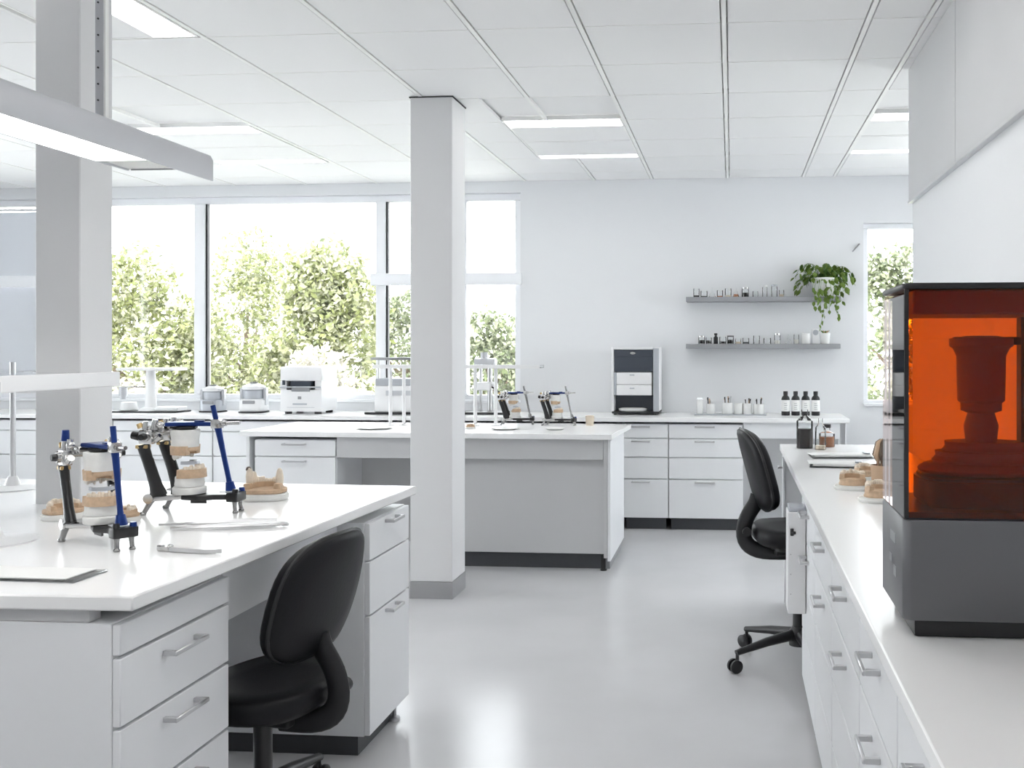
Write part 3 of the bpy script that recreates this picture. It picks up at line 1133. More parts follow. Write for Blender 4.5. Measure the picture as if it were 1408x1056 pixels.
t = thing('mixing_pad', 'flat white mixing pad at the front of the near bench', 'pad', (-1.69, 2.262, TOPZ), R(-2))
obj('board', box(BM(), -.19, .145, -.065, .06, 0, .006, .002), 'acrylic', t)
obj('sheet_stack', box(BM(), -.185, .12, -.058, .052, .0062, .010, .001), 'paper', t)

# raised shelf of the near bench
t = thing('bench_shelf', 'clear raised shelf on steel posts along the near bench', 'shelf', (-2.10, 3.22, TOPZ))
obj('front_rail', box(BM(), -.012, 0, -1.0, .0, .425, .475, .003), 'white_plastic', t)
obj('glass_shelf', box(BM(), -.60, -.013, -1.0, -.02, .462, .472, .002), 'acrylic', t)
bm = BM()
tube(bm, [(-.03, -.26, .44), (-.06, -.2, .452), (-.03, -.1, .445), (-.05, -.04, .452)], .008, 8)
obj('clamp', bm, 'acrylic', t)
obj('rear_glass_shelf', box(BM(), -.86, -.47, .02, .50, .462, .472, .002), 'acrylic', t)
obj('glass_link', box(BM(), -.86, -.601, -.6, .019, .462, .472, .002), 'acrylic', t)
for (x, y) in ((-.012, -.575), (-.735, .44)):
    bm = BM()
    cyl(bm, (x, y, .008), (x, y, .50), .010)
    box(bm, x - .016, x + .016, y - .016, y + .016, .41, .46, .003)
    p = obj('post', bm, 'steel', t)
    bm = BM()
    lathe(bm, [(0, 0), (.115, 0), (.115, .005), (.03, .014), (.016, .05), (0, .05)], (x, y, 0), 24)
    obj('foot_plate', bm, 'white_plastic', p)

# raised shelf of the island
t = thing('island_shelf', 'slim white raised shelf on twin legs along the middle island', 'shelf', (-1.76, 6.92, TOPZ))
obj('board', box(BM(), -.80, .41, -.08, .08, .415, .436, .003), 'acrylic', t)
obj('front_rail', box(BM(), -.80, .41, -.088, -.081, .412, .438, .002), 'white_plastic', t)
for x in (-.60, -.70, -.075, .075):
    bm = BM()
    cyl(bm, (x, 0, .008), (x, 0, .412), .013)
    p = obj('leg', bm, 'white_plastic', t)
    bm = BM()
    lathe(bm, [(0, 0), (.035, 0), (.035, .004), (.015, .012), (0, .012)], (x, 0, 0), 16)
    obj('foot', bm, 'white_plastic', p)
for i, (x, y, r) in enumerate(((-2.46, 6.60, .13), (-1.55, 6.62, .10), (-1.2, 6.62, .07))):
    bm = BM()
    lathe(bm, [(0, 0), (r * .7, 0), (r, .010), (r * .97, .012), (r * .68, .004), (0, .004)], (0, 0, 0), 28)
    o = obj('dish', bm, 'ceramic', None, (x, y, TOPZ + .0003))
    tag(o, ['wide white dish on the island under the raised shelf end', 'white dish on the island in front of an articulator', 'small white dish on the island by the aisle end'][i], 'dish')
bm = BM()
lathe(bm, [(0, 0), (.028, 0), (.033, .07), (.030, .07), (.026, .005), (0, .005)], (0, 0, 0), 18)
tag(obj('cup', bm, 'pale_liquid', None, (-1.02, 7.02, TOPZ)), 'small cream cup on the island beside the end articulator', 'cup')
jaw_model('tiny tan jaw model on the island beside the column', (-1.80, 6.66, TOPZ), R(20), .55, False)

# ------------------------------------------------------------------ orange resin printer
t = thing('resin_printer', 'desktop resin printer with orange hood and grey base on the side worktop', 'printer', (.326, 1.905, TOPZ))
PWd, PD = .40, .275
obj('foot_plinth', box(BM(), .024, PWd - .024, .02, PD - .02, 0, .0355, .006, 2), 'black_plastic', t)
ch = .014
poly = [(ch, 0), (PWd - ch, 0), (PWd, ch), (PWd, PD - ch), (PWd - ch, PD), (ch, PD), (0, PD - ch), (0, ch)]
bm = BM()
prism(bm, poly, .036, .228, 'z', .003)
base = obj('base', bm, 'printer_grey', t)
for y0, y1, z0, z1 in ((.09, .15, .165, .185), (.08, .11, .10, .12), (.13, .16, .12, .135)):
    obj('port_cover', box(BM(), -.001, .0005, y0, y1, z0, z1), 'shelf_grey', base)
HB, HT = .232, .668
obj('front_window', box(BM(), .004, PWd - .004, .002, .006, HB, HT), 'orange_glass', t)
obj('side_window', box(BM(), .002, .006, .0065, PD - .0065, HB, HT - .01), 'pink_glass', t)
obj('side_window', box(BM(), PWd - .006, PWd - .002, .0065, PD - .0065, HB, HT - .01), 'orange_glass', t)
obj('rear_window', box(BM(), .0065, PWd - .0065, PD - .006, PD - .002, HB, HT), 'pink_glass', t)
bm = BM()
prism(bm, poly, HT + .0005, HT + .012, 'z', .003)
obj('lid', bm, 'black_plastic', t)
for x in (.002, PWd - .010):
    obj('corner_trim', box(BM(), x, x + .008, -.0005, .0018, HB, HT), 'black_plastic', t)
obj('lid_shroud', box(BM(), .02, PWd - .01, .012, PD - .012, HT - .048, HT - .001, .003), 'printed_resin', t)
obj('deck', box(BM(), .008, PWd - .008, .0085, PD - .0085, .2285, .242), 'black_plastic', t)
bm = BM()
prism(bm, [(x + .185, y + .135) for x, y in squircle(.135, .10, 28, 4)], .243, .30, 'z', .006, 2)
obj('resin_tank', bm, 'black_plastic', t)
bm = BM()
for k, (a, z) in enumerate(((.125, .302), (.105, .325), (.085, .345))):
    plaster_lump(bm, a, a * .62, z, z + .022, .05, k + 2)
obj('tank_wiper', bm, 'printed_resin', t, (.185, .135, 0))
bm = BM()
lathe(bm, [(0, .365), (.03, .365), (.034, .40), (.026, .425), (.04, .43), (.04, .445), (.046, .45), (.048, .54), (.055, .555), (.062, .56), (.062, .575), (.03, .58), (0, .58)], (.175, .125, 0), 24)
obj('build_platform', bm, 'printed_resin', t)
obj('platform_arm', box(BM(), .12, .262, .115, .135, .562, .578, .002), 'black_plastic', t)
obj('lift_column', box(BM(), .250, .272, .11, .145, .243, HT - .05, .002), 'black_plastic', t)

# ------------------------------------------------------------------ milling machine on the back worktop
t = thing('milling_machine', 'tall grey and white milling machine on the back worktop', 'machine', (-1.0, 8.13, TOPZ))
MW, MD, MH = .40, .30, .565
bm = BM()
box(bm, 0, .022, 0, MD, .03, MH, .004)
box(bm, MW - .05, MW, 0, MD, .03, MH, .004)
box(bm, .0225, MW - .0505, MD - .02, MD, .03, MH)
box(bm, .0225, MW - .0505, .0, MD - .021, MH - .02, MH, .003)
obj('shell', bm, 'white_plastic', t)
obj('silver_side', box(BM(), MW - .049, MW - .002, -.006, -.0005, .03, MH - .01, .002), 'silver_paint', t)
obj('base_plate', box(BM(), .005, MW, -.004, MD, .012, .0295, .003), 'black_plastic', t)
for x in (.03, MW - .04):
    for y in (.03, MD - .03):
        obj('foot', cyl(BM(), (x, y, 0), (x, y, .012), .014), 'black_plastic', t)
obj('top_door', box(BM(), .025, MW - .053, .004, .012, .36, MH - .022, .003), 'dark_glass', t)
obj('top_band', box(BM(), .025, MW - .053, -.002, .0035, MH - .08, MH - .022, .002), 'dark_glass', t)
bm = BM()
lathe(bm, [(0, 0), (.022, 0), (.018, .006), (0, .006)], (0, 0, 0), 16, 1.2, .6)
obj('badge', bm, 'chrome', t, (.18, -.002, MH - .05), (PI / 2, 0, 0))
obj('tray_drawer', box(BM(), .045, MW - .062, -.012, .10, .255, .355, .006, 2), 'white_plastic', t)
obj('tray_drawer', box(BM(), .045, MW - .062, -.012, .10, .165, .252, .006, 2), 'white_plastic', t)
for z in (.335, .225):
    obj('pull', box(BM(), .155, .195, -.018, -.0125, z - .006, z + .004, .002), 'silver_paint', t)
obj('inner_chamber', box(BM(), .024, MW - .053, .13, .20, .03, .162), 'dark_glass', t)
obj('slot_side', box(BM(), .0225, .044, .0, .012, .165, .355, .002), 'silver_paint', t)
bm = BM()
lathe(bm, [(0, .03), (.11, .03), (.12, .04), (.12, .052), (.09, .058), (0, .058)], (.175, .06, 0), 26, 1.0, .45)
obj('work_plate', bm, 'ceramic', t)

# ------------------------------------------------------------------ cups and bottles on the back worktop
tray = tag(obj('tool_tray', box(BM(), -.31, .285, 8.14, 8.30, TOPZ, TOPZ + .008, .002), 'silver_paint'), 'thin grey tray under the row of white tool cups', 'tray')
cups = [(-.265, .115, 'steel'), (-.175, .085, 'mix'), (-.035, .095, 'mix'), (.055, .09, None), (.13, .09, 'dark'), (.225, .085, 'dark')]
cl = ['slim white cup of steel tools at the end of the tray near the milling machine', 'white tool cup with short black-tipped tools on the tray', 'wide white tool cup with a mixed bunch of burs on the tray',
      'empty plain white cup on the tool tray', 'white tool cup with one tall black marker on the tray', 'white tool cup with black markers and a leaning brush nearest the bottles']
for i, (x, h, k) in enumerate(cups):
    t = thing('tool_cup', cl[i], 'cup', (x, 8.22, TOPZ + .0083), 0, 'white tool cups on the back worktop')
    r = .028 if i == 0 else (.045 if i in (2, 5) else .038)
    bm = BM()
    lathe(bm, [(0, 0), (r * .94, 0), (r, .004), (r, h), (r * .93, h), (r * .9, .006), (0, .006)], (0, 0, 0), 20)
    obj('cup', bm, 'ceramic', t)
    if i == 0:
        for q in range(4):
            obj('tool', cyl(BM(), ((q - 1.5) * .010, 0, .01), ((q - 1.5) * .012, .003, .135), .003, seg=6), 'steel', t)
    elif k:
        for q in range(5):
            a = rnd.uniform(0, 6.28)
            rr = r * .5
            ln = rnd.uniform(.03, .055)
            m = 'black_plastic' if (k == 'dark' and q < 3) or q % 3 == 0 else ('steel' if q % 2 else 'handle_wood')
            obj('tool', tube(BM(), [(math.cos(a) * rr, math.sin(a) * rr, .01), (math.cos(a) * rr * 1.2, math.sin(a) * rr * 1.2, h + ln * .5), (math.cos(a) * rr * 1.4, math.sin(a) * rr * 1.4, h + ln)], [.003, .004, .006], 8), m, t)
for i in range(4):
    lab = ['black bottle with white label, first in the row from the tool cups', 'black bottle with white label, second in the row from the tool cups',
           'black bottle with white label, third in the row from the tool cups', 'black bottle with white label, nearest the worktop end'][i]
    t = thing('black_bottle', lab, 'bottle', (.445 + .082 * i, 8.2, TOPZ), 0, 'black bottles on the back worktop')
    bm = BM()
    lathe(bm, [(0, 0), (.033, 0), (.035, .004), (.035, .135), (.030, .152), (.018, .165), (.017, .172), (0, .172)], (0, 0, 0), 24)
    obj('body', bm, 'black_plastic', t)
    bm = BM()
    lathe(bm, [(.0353, .035), (.0357, .035), (.0357, .128), (.0353, .128)], (0, 0, 0), 24)
    lb = obj('label_wrap', bm, 'paper', t)
    bm = BM()
    for q in range(4):
        box(bm, -.014, .012 - .004 * (q % 2), -.0365, -.0355, .05 + q * .016, .054 + q * .016)
    obj('print_line', bm, 'ink_grey', lb)
    bm = BM()
    lathe(bm, [(0, .172), (.019, .172), (.019, .198), (.017, .2), (0, .2)], (0, 0, 0), 20)
    obj('cap', bm, 'black_plastic', t)

# ------------------------------------------------------------------ wall shelves with glassware and plants
SX0, SX1 = -.385, .905
for nm, z in (('upper', 1.855), ('lower', 1.458)):
    o = obj('wall_shelf', box(BM(), SX0, SX1, 8.30, WB - .001, z, z + .04, .002), 'shelf_grey')
    tag(o, 'grey floating shelf holding the trailing plant' if nm == 'upper' else 'grey floating shelf holding small jars and a white pot', 'shelf', 'grey wall shelves')


def jar(label, x, y, z, r, h, fill, fh=.5, lid=None, kind='jar', group=None):
    t = thing(kind, label, kind.replace('_', ' ').split(' ')[-1], (x, y, z), 0, group)
    bm = BM()
    if kind == 'glass_flask':
        pr = [(0, 0), (r * .95, 0), (r, .004), (r * .5, h * .6), (r * .32, h * .7), (r * .32, h), (r * .42, h)]
    elif kind == 'small_bottle':
        pr = [(0, 0), (r * .95, 0), (r, .003), (r, h * .6), (r * .4, h * .72), (r * .4, h * .86), (0, h * .86)]
    else:
        pr = [(0, 0), (r * .95, 0), (r, .003), (r, h * .9), (r * .94, h)]
    lathe(bm, pr, (0, 0, 0), 16)
    obj('glass', bm, 'clear_glass', t)
    if fill:
        bm = BM()
        if kind == 'glass_flask':
            p2 = [(0, .002), (r * .9, .002), (r * .92, .006), (r * (1 - .83 * fh) * .92, h * .6 * fh * 1.3), (0, h * .6 * fh * 1.3)]
        else:
            p2 = [(0, .002), (r * .9, .002), (r * .9, h * .58 * fh), (0, h * .58 * fh)]
        lathe(bm, p2, (0, 0, 0), 16)
        obj('contents', bm, fill, t)
    if lid:
        bm = BM()
        rl = r * .5 if kind == 'small_bottle' else r * 1.02
        z0 = h * .86 if kind == 'small_bottle' else h
        lathe(bm, [(0, z0 + .0005), (rl, z0 + .0005), (rl, z0 + h * .16), (0, z0 + h * .16)], (0, 0, 0), 16)
        obj('lid', bm, lid, t)
    return t


ZU, ZD = 1.8955, 1.4985
G1, G2 = 'glassware on the upper wall shelf', 'jars on the lower wall shelf'
up = [(-.30, .026, .075, 'dark_liquid', .35, None, 'glass_jar', 'clear jar with a dark bottom layer at the upper shelf end away from the plant'),
      (-.235, .030, .055, 'dark_liquid', .3, None, 'glass_dish', 'low glass dish with dark contents on the upper shelf'),
      (-.165, .030, .085, None, 0, None, 'glass_flask', 'empty conical flask on the upper shelf'),
      (-.10, .026, .06, 'amber_liquid', .3, None, 'glass_jar', 'small jar with amber contents on the upper shelf, beside the conical flask'),
      (-.03, .028, .075, 'pale_liquid', .35, None, 'glass_jar', 'clear jar with pale contents on the upper shelf'),
      (.035, .030, .08, 'amber_liquid', .4, None, 'glass_flask', 'conical flask with amber liquid on the upper shelf'),
      (.115, .030, .07, 'dark_liquid', .9, 'chrome', 'glass_jar', 'dark filled jar with metal lid on the upper shelf'),
      (.20, .024, .05, None, 0, None, 'glass_dish', 'low empty glass dish in the middle of the upper shelf'),
      (.28, .022, .085, None, 0, 'white_plastic', 'glass_jar', 'slim clear jar with white lid on the upper shelf'),
      (.36, .026, .09, None, 0, 'silver_paint', 'glass_jar', 'clear jar with grey lid on the upper shelf nearest the plant'),
      (.42, .022, .06, 'pale_liquid', .6, None, 'glass_jar', 'tiny jar with cream contents tucked beside the plant pot')]
for x, r, h, f, fh, lid, k, lab in up:
    jar(lab, x, 8.38, ZU, r, h, f, fh, lid, k, G1)
lo = [(-.255, .028, .058, 'dark_liquid', .95, 'chrome', 'glass_jar', 'squat dark jar at the lower shelf end away from the pot'),
      (-.195, .026, .055, 'dark_liquid', .9, None, 'glass_jar', 'open squat dark jar on the lower shelf'),
      (-.075, .030, .06, 'dark_liquid', .6, None, 'glass_dish', 'glass dish of dark powder on the lower shelf'),
      (-.01, .028, .06, 'dark_liquid', 1.0, 'black_plastic', 'glass_jar', 'round black-lidded dark jar on the lower shelf'),
      (.055, .026, .045, 'pale_liquid', .7, None, 'glass_dish', 'low dish of cream paste on the lower shelf'),
      (.12, .028, .05, 'dark_glass', .5, None, 'glass_jar', 'small jar with blue-grey contents on the lower shelf'),
      (.21, .028, .07, None, 0, None, 'glass_jar', 'empty clear jar in the middle of the lower shelf'),
      (.30, .032, .05, None, 0, None, 'glass_dish', 'wide empty glass dish on the lower shelf'),
      (.385, .026, .075, 'tooth_white', .7, 'chrome', 'glass_jar', 'clear jar of white granules on the lower shelf'),
      (.48, .026, .085, None, 0, None, 'glass_flask', 'empty conical flask on the lower shelf'),
      (.545, .022, .08, 'tooth_white', .8, None, 'glass_jar', 'slim jar of white powder on the lower shelf')]
for x, r, h, f, fh, lid, k, lab in lo:
    jar(lab, x, 8.38, ZD, r, h, f, fh, lid, k, G2)
t = thing('black_vial', 'small all-black bottle standing among the dark jars on the lower shelf', 'bottle', (-.135, 8.38, ZD))
bm = BM()
lathe(bm, [(0, 0), (.018, 0), (.019, .003), (.019, .055), (.010, .065), (.010, .072), (0, .072)], (0, 0, 0), 16)
obj('body', bm, 'black_plastic', t)
bm = BM()
lathe(bm, [(0, .0725), (.014, .0725), (.014, .09), (0, .09)], (0, 0, 0), 16)
obj('cap', bm, 'black_plastic', t)
bm = BM()
lathe(bm, [(0, 0), (.034, 0), (.036, .004), (.036, .085), (.033, .088), (.03, .085), (0, .08)], (0, 0, 0), 20)
tag(obj('ceramic_jar', bm, 'ceramic', None, (.625, 8.38, ZD)), 'plain white ceramic jar on the lower shelf beside the round dial', 'jar')
t = thing('round_dial', 'white stand with a round grey dial on the lower shelf', 'dial', (.705, 8.38, ZD))
obj('stand', box(BM(), -.03, .03, -.012, .012, 0, .125, .005, 2), 'white_plastic', t)
obj('dial', cyl(BM(), (0, -.0125, .095), (0, -.018, .095), .023, seg=24), 'silver_paint', t)
t = thing('succulent_pot', 'little white pot with a sprouting brown-green plant on the lower shelf', 'plant', (.785, 8.385, ZD))
bm = BM()
lathe(bm, [(0, 0), (.036, 0), (.046, .09), (.042, .09), (.035, .075), (0, .075)], (0, 0, 0), 20)
obj('pot', bm, 'ceramic', t)
for q in range(9):
    a = q * 2.4
    bm = BM()
    tube(bm, [(0, 0, .076), (math.cos(a) * .02, math.sin(a) * .012, .10), (math.cos(a) * .04, math.sin(a) * .02, .112)], [.003, .007, .001], 6)
    obj('leaf', bm, 'handle_wood' if q % 2 else 'stem_green', t)

# trailing plant
plant = thing('trailing_plant', 'lush trailing green pot plant at the end of the upper shelf', 'plant', (.775, 8.385, ZU))
bm = BM()
lathe(bm, [(0, 0), (.075, 0), (.082, .006), (.110, .155), (.104, .158), (.098, .14), (0, .14)], (0, 0, 0), 28)
pot = obj('pot', bm, 'ceramic', plant)
bm = BM()
lathe(bm, [(0, .1405), (.096, .1405), (.085, .15), (0, .155)], (0, 0, 0), 24)
obj('soil', bm, 'soil', plant)
lmesh = []
for mname in ('leaf_pot', 'leaf_pot_dark'):
    for q in range(5):
        bm = BM()
        out = [(0, 0, 0), (.28, .22, -.03), (.36, .52, -.02), (.2, .82, -.07), (0, 1.08, -.16), (-.2, .82, -.07), (-.36, .52, -.02), (-.28, .22, -.03)]
        mid = [(0, .3, .05), (0, .65, .03)]
        vo = [bm.verts.new(p) for p in out]
        vm = [bm.verts.new(p) for p in mid]
        for f in ((0, 1, 8), (1, 2, 8), (2, 9, 8), (2, 3, 9), (3, 4, 9), (4, 5, 9), (5, 6, 9), (6, 8, 9), (6, 7, 8), (7, 0, 8)):
            al = vo + vm
            bm.faces.new([al[i] for i in f])
        # a few joined copies would merge individuals, so each leaf stays alone
        c = {0: None}
        o = obj('leaf', bm, mname, plant, smooth=0)
        lmesh.append(o.data)
        bpy.data.objects.remove(o)
rp = random.Random(21)
pos = []
stems = BM()
for k in range(30):                         # arching stems over the rim
    a = rp.uniform(0, 2 * PI)
    out = rp.uniform(.12, .25)
    hgt = rp.uniform(.20, .34)
    dr = rp.uniform(.02, .22)
    dx, dy = math.cos(a), math.sin(a) * .40
    if dy > 0:
        dy *= .35
    p0 = Vector((dx * .04, dy * .04, .15))
    p1 = Vector((dx * out * .5, dy * out * .5, hgt))
    p2 = Vector((dx * out, dy * out, hgt - .04))
    p3 = Vector((dx * (out + .035), dy * (out + .03), hgt - .04 - dr))
    pts = []
    for i in range(9):
        u = i / 8
        q = (1 - u) ** 3 * p0 + 3 * u * (1 - u) ** 2 * p1 + 3 * u * u * (1 - u) * p2 + u ** 3 * p3
        pts.append(q)
    tube(stems, pts, .0018, 5)
    for i in range(2, 9):
        if i == 3 or (i == 5 and k % 2):
            continue
        pos.append((pts[i], a, u, 0))
for k in range(8):                          # long hanging runners before the shelf
    x0 = rp.uniform(-.10, .11)
    L = rp.uniform(.06, .30) * (1.0 if abs(x0) < .07 else .7)
    p = Vector((x0 * .8, -.10, .14))
    pts = [Vector((x0 * .5, -.06, .15)), p, p + Vector((x0 * .2, -.025, -.08))]
    n = int(L / .04) + 2
    xx = 0
    for i in range(n):
        xx += rp.uniform(-.014, .014)
        pts.append(Vector((x0 + xx, -.125 - rp.uniform(0, .012), .04 - i * .04)))
    tube(stems, pts, .0016, 5)
    for q in pts[1:]:
        pos.append((q, rp.uniform(0, 6.28), 1, 1))
obj('stems', stems, 'stem_green', plant)
n = 0
for q, a, u, hang in pos:
    reps = 1
    for _ in range(reps):
        if n >= 290:
            break
        s = rp.uniform(.040, .072) * (.75 if hang else 1)
        dark = (q.z > .17 and rp.random() < .55)
        me = lmesh[(5 if dark else 0) + rp.randrange(5)]
        jit = Vector((rp.uniform(-.015, .015), rp.uniform(-.012, .006), rp.uniform(-.012, .012)))
        pp = q + jit
        rot = (rp.uniform(-1.7, -.5), rp.uniform(-.6, .6), a - PI / 2 + rp.uniform(-.8, .8)) if not hang else (rp.uniform(-2.2, -1.0), rp.uniform(-.7, .7), PI + rp.uniform(-1.3, 1.3))
        if pp.y > .085:
            continue
        inst('leaf', me, plant, pp, rot, (s, s, s))
        n += 1
t = thing('wall_hook', 'small dark slanted wall hook beside the narrow window', 'hook', (1.055, WB, 2.32))
bm = BM()
tube(bm, [(-.03, -.02, -.035), (.03, -.02, .03)], .006, 8)
cyl(bm, (.0, 0, 0), (.0, -.02, 0), .006, seg=8)
obj('hook', bm, 'shelf_grey', t)

# ------------------------------------------------------------------ devices on the window counter
WZ = TOPZ + .0003
t = thing('microscope_stand', 'white arm stand with a flat tray and dark base on the window counter', 'stand', (-5.05, 8.17, WZ))
obj('base_mat', box(BM(), -.30, .30, -.12, .12, 0, .012, .003), 'black_plastic', t)
bm = BM()
lathe(bm, [(0, .0125), (.10, .0125), (.09, .03), (.05, .045), (0, .045)], (0, 0, 0), 24)
obj('foot', bm, 'white_plastic', t)
bm = BM()
tube(bm, [(0, 0, .045), (0, 0, .16), (0, 0, .36)], [.05, .042, .04], 16)
obj('column', bm, 'white_plastic', t)
obj('tray', box(BM(), -.26, .28, -.10, .10, .362, .385, .006), 'white_plastic', t)
obj('side_arm', box(BM(), -.40, -.045, -.04, .04, .215, .245, .006), 'acrylic', t)
bm = BM()
cyl(bm, (-.24, -.02, .14), (-.24, -.02, .214), .035)
cyl(bm, (-.24, -.02, .11), (-.24, -.02, .14), .022)
obj('eyepiece_head', bm, 'lamp_grey', t)
bm = BM()
lathe(bm, [(0, .0125), (.07, .0125), (.075, .02), (.06, .085), (.03, .09), (0, .09)], (-.20, 0, 0), 20)
obj('bowl', bm, 'white_plastic', t)
obj('side_dish', box(BM(), .08, .29, -.08, .08, .0125, .05, .01, 2), 'white_plastic', t)


def mixer(label, loc, sc, mat):
    t = thing('vacuum_mixer', label, 'mixer', loc, 0, None, sc)
    bm = BM()
    prism(bm, squircle(.105, .09, 28, 4), 0, .012, 'z')
    obj('base_pad', bm, 'black_plastic', t)
    bm = BM()
    prism(bm, squircle(.10, .085, 28, 4), .0125, .11, 'z', .01, 2)
    obj('body', bm, mat, t)
    bm = BM()
    lathe(bm, [(0, .1105), (.075, .1105), (.08, .12), (.08, .175), (.07, .185), (0, .185)], (0, 0, 0), 22)
    obj('jar', bm, 'silver_paint', t)
    bm = BM()
    lathe(bm, [(0, .1855), (.085, .1855), (.088, .192), (.088, .212), (.06, .222), (.03, .235), (0, .235)], (0, 0, 0), 22)
    obj('lid', bm, 'white_plastic', t)
    for x in (-.11, .086):
        obj('clamp_arm', box(BM(), x, x + .024, -.02, .02, .06, .2, .004), 'lamp_grey', t)
    obj('dark_band', box(BM(), -.05, .05, -.092, -.0855, .075, .10, .002), 'shelf_grey', t)
    obj('lid_strip', cyl(BM(), (0, 0, .2355), (0, 0, .243), .03), 'black_plastic', t)
    return t


mixer('small white vacuum mixer between mullion and box furnace', (-4.12, 8.18, WZ), 1.08, 'white_plastic')
mixer('small grey vacuum mixer standing right of the window mullion', (-4.51, 8.22, WZ), .98, 'silver_paint')

t = thing('box_furnace', 'white box furnace with dark loading slot on the window counter', 'furnace', (-3.80, 8.0, WZ))
FW, FD, FH = .36, .33, .40
for x in (.05, FW - .05):
    for y in (.05, FD - .05):
        obj('foot', cyl(BM(), (x, y, 0), (x, y, .02), .03), 'black_plastic', t)
bm = BM()
box(bm, 0, FW, .0, FD, .021, .205, .008, 2)
box(bm, 0, FW, .0, FD, .28, FH, .008, 2)
box(bm, 0, .055, .0, FD, .2055, .2795)
box(bm, FW - .055, FW, .0, FD, .2055, .2795)
box(bm, .055, FW - .055, .14, FD, .2055, .2795)
obj('case', bm, 'white_plastic', t)
obj('chamber', box(BM(), .0555, FW - .0555, .10, .139, .206, .279), 'gasket', t)
obj('loading_plate', box(BM(), -.008, FW + .004, -.02, .05, .222, .234, .004), 'silver_paint', t)
obj('chamber_block', box(BM(), .09, FW - .09, -.004, .06, .235, .278, .003), 'dark_glass', t)
obj('lift_block', box(BM(), .10, FW - .10, -.006, .03, .19, .2215, .003), 'shelf_grey', t)
obj('side_latch', box(BM(), .02, .045, -.006, -.0005, .245, .285, .002), 'dark_glass', t)
obj('badge', box(BM(), .155, .185, -.003, -.0003, .125, .15, .001), 'shelf_grey', t)
obj('display_slot', box(BM(), .11, .235, -.003, -.0003, .078, .092, .001), 'silver_paint', t)
obj('control_line', box(BM(), .06, .30, -.003, -.0003, .055, .059), 'lamp_grey', t)

t = thing('casting_unit', 'white casting unit with dark top plate behind the square column', 'machine', (-2.99, 8.02, WZ))
obj('base_plate', box(BM(), -.08, .52, -.02, .34, 0, .02, .004), 'black_plastic', t)
obj('body', box(BM(), .0, .44, .0, .32, .0205, .24, .012, 2), 'white_plastic', t)
obj('upper_body', box(BM(), .0, .44, .02, .32, .2405, .30, .006), 'silver_paint', t)
for x in (.02, .42):
    for y in (.05, .29):
        obj('pillar', cyl(BM(), (x, y, .3005), (x, y, .455), .010), 'steel', t)
bm = BM()
prism(bm, [(x + .22, y + .16) for x, y in squircle(.30, .17, 30, 2.6)], .4555, .478, 'z', .006, 2)
obj('top_plate', bm, 'shelf_grey', t)
obj('control_panel', box(BM(), .10, .36, -.004, -.0005, .16, .20, .001), 'lamp_grey', t)

t = thing('column_press', 'slender grey press stand on the window counter beside the raised shelf', 'press', (-2.06, 8.17, WZ))
obj('base_plate', box(BM(), -.22, .16, -.12, .14, 0, .02, .004), 'black_plastic', t)
obj('column', cyl(BM(), (.0, .08, .0205), (.0, .08, .3995), .022), 'steel', t)
obj('column', cyl(BM(), (-.08, .08, .0205), (-.08, .08, .3995), .014), 'steel', t)
bm = BM()
box(bm, -.11, .06, -.04, .10, .40, .47, .012, 2)
cyl(bm, (-.03, -.0, .471), (-.03, -.0, .52), .03)
obj('head', bm, 'lamp_grey', t)
bm = BM()
cyl(bm, (.03, -.02, .26), (.09, -.02, .24), .02)
box(bm, -.10, .04, -.05, .055, .20, .27, .008)
obj('carriage', bm, 'white_plastic', t)
obj('lever', tube(BM(), [(.04, -.02, .23), (.10, -.03, .19), (.13, -.03, .14)], [.007, .007, .012], 8), 'black_plastic', t)

# ------------------------------------------------------------------ things on the side counter
jar('tall clear bottle half filled with black liquid on the side counter end', .405, 5.52, TOPZ, .046, .25, 'dark_liquid', .75, None, 'small_bottle')
jar('slim clear glass bottle standing beside the black-filled bottle', .485, 5.44, TOPZ, .03, .20, 'pale_liquid', .2, None, 'small_bottle')
jar('small bottle of tan liquid with black cap at the side counter end', .535, 5.60, TOPZ, .045, .125, 'amber_liquid', .8, 'black_plastic', 'small_bottle')
for i, (x, y, wx, wy, rz, lab) in enumerate(((.56, 5.08, .32, .16, 4, 'thin white tray of paper sheets beyond the other tray'), (.50, 4.70, .26, .20, -6, 'thin white tray of paper sheets nearer the dental models'))):
    t = thing('paper_tray', lab, 'tray', (x, y, TOPZ), R(rz))
    obj('tray', box(BM(), -wx / 2, wx / 2, -wy / 2, wy / 2, 0, .006, .002), 'acrylic', t)
    obj('sheets', box(BM(), -wx / 2 + .015, wx / 2 - .015, -wy / 2 + .012, wy / 2 - .012, .0062, .016, .002), 'paper', t)
    obj('sheet', box(BM(), -wx / 2 - .01, wx / 2 - .05, -wy / 2 + .02, wy / 2 - .03, .0163, .0175), 'paper', t, rot=(0, 0, R(5)))
    obj('clip', box(BM(), wx / 2 - .05, wx / 2 - .02, -.03, .03, .018, .025, .002), 'silver_paint', t)


def cast_on_dish(label, loc, rz, sc):
    t = thing('dental_cast', label, 'dental cast', loc, rz, None, sc)
    bm = BM()
    prism(bm, squircle(.078, .065, 26, 2.6), 0, .018, 'z', .006, 2)
    obj('plaster_base', bm, 'plaster', t)
    bm = BM()
    plaster_lump(bm, .056, .046, .0185, .045, .05, 3)
    horseshoe(bm, .042, .036, .022, .04, .062, 0, .02)
    obj('gum_cast', bm, 'tan_stone', t)
    obj('tooth_row', tooth_row(BM(), .042, .036, .058, .02, 13, 0, .009, .5), 'tooth', t, smooth=60)
    return t


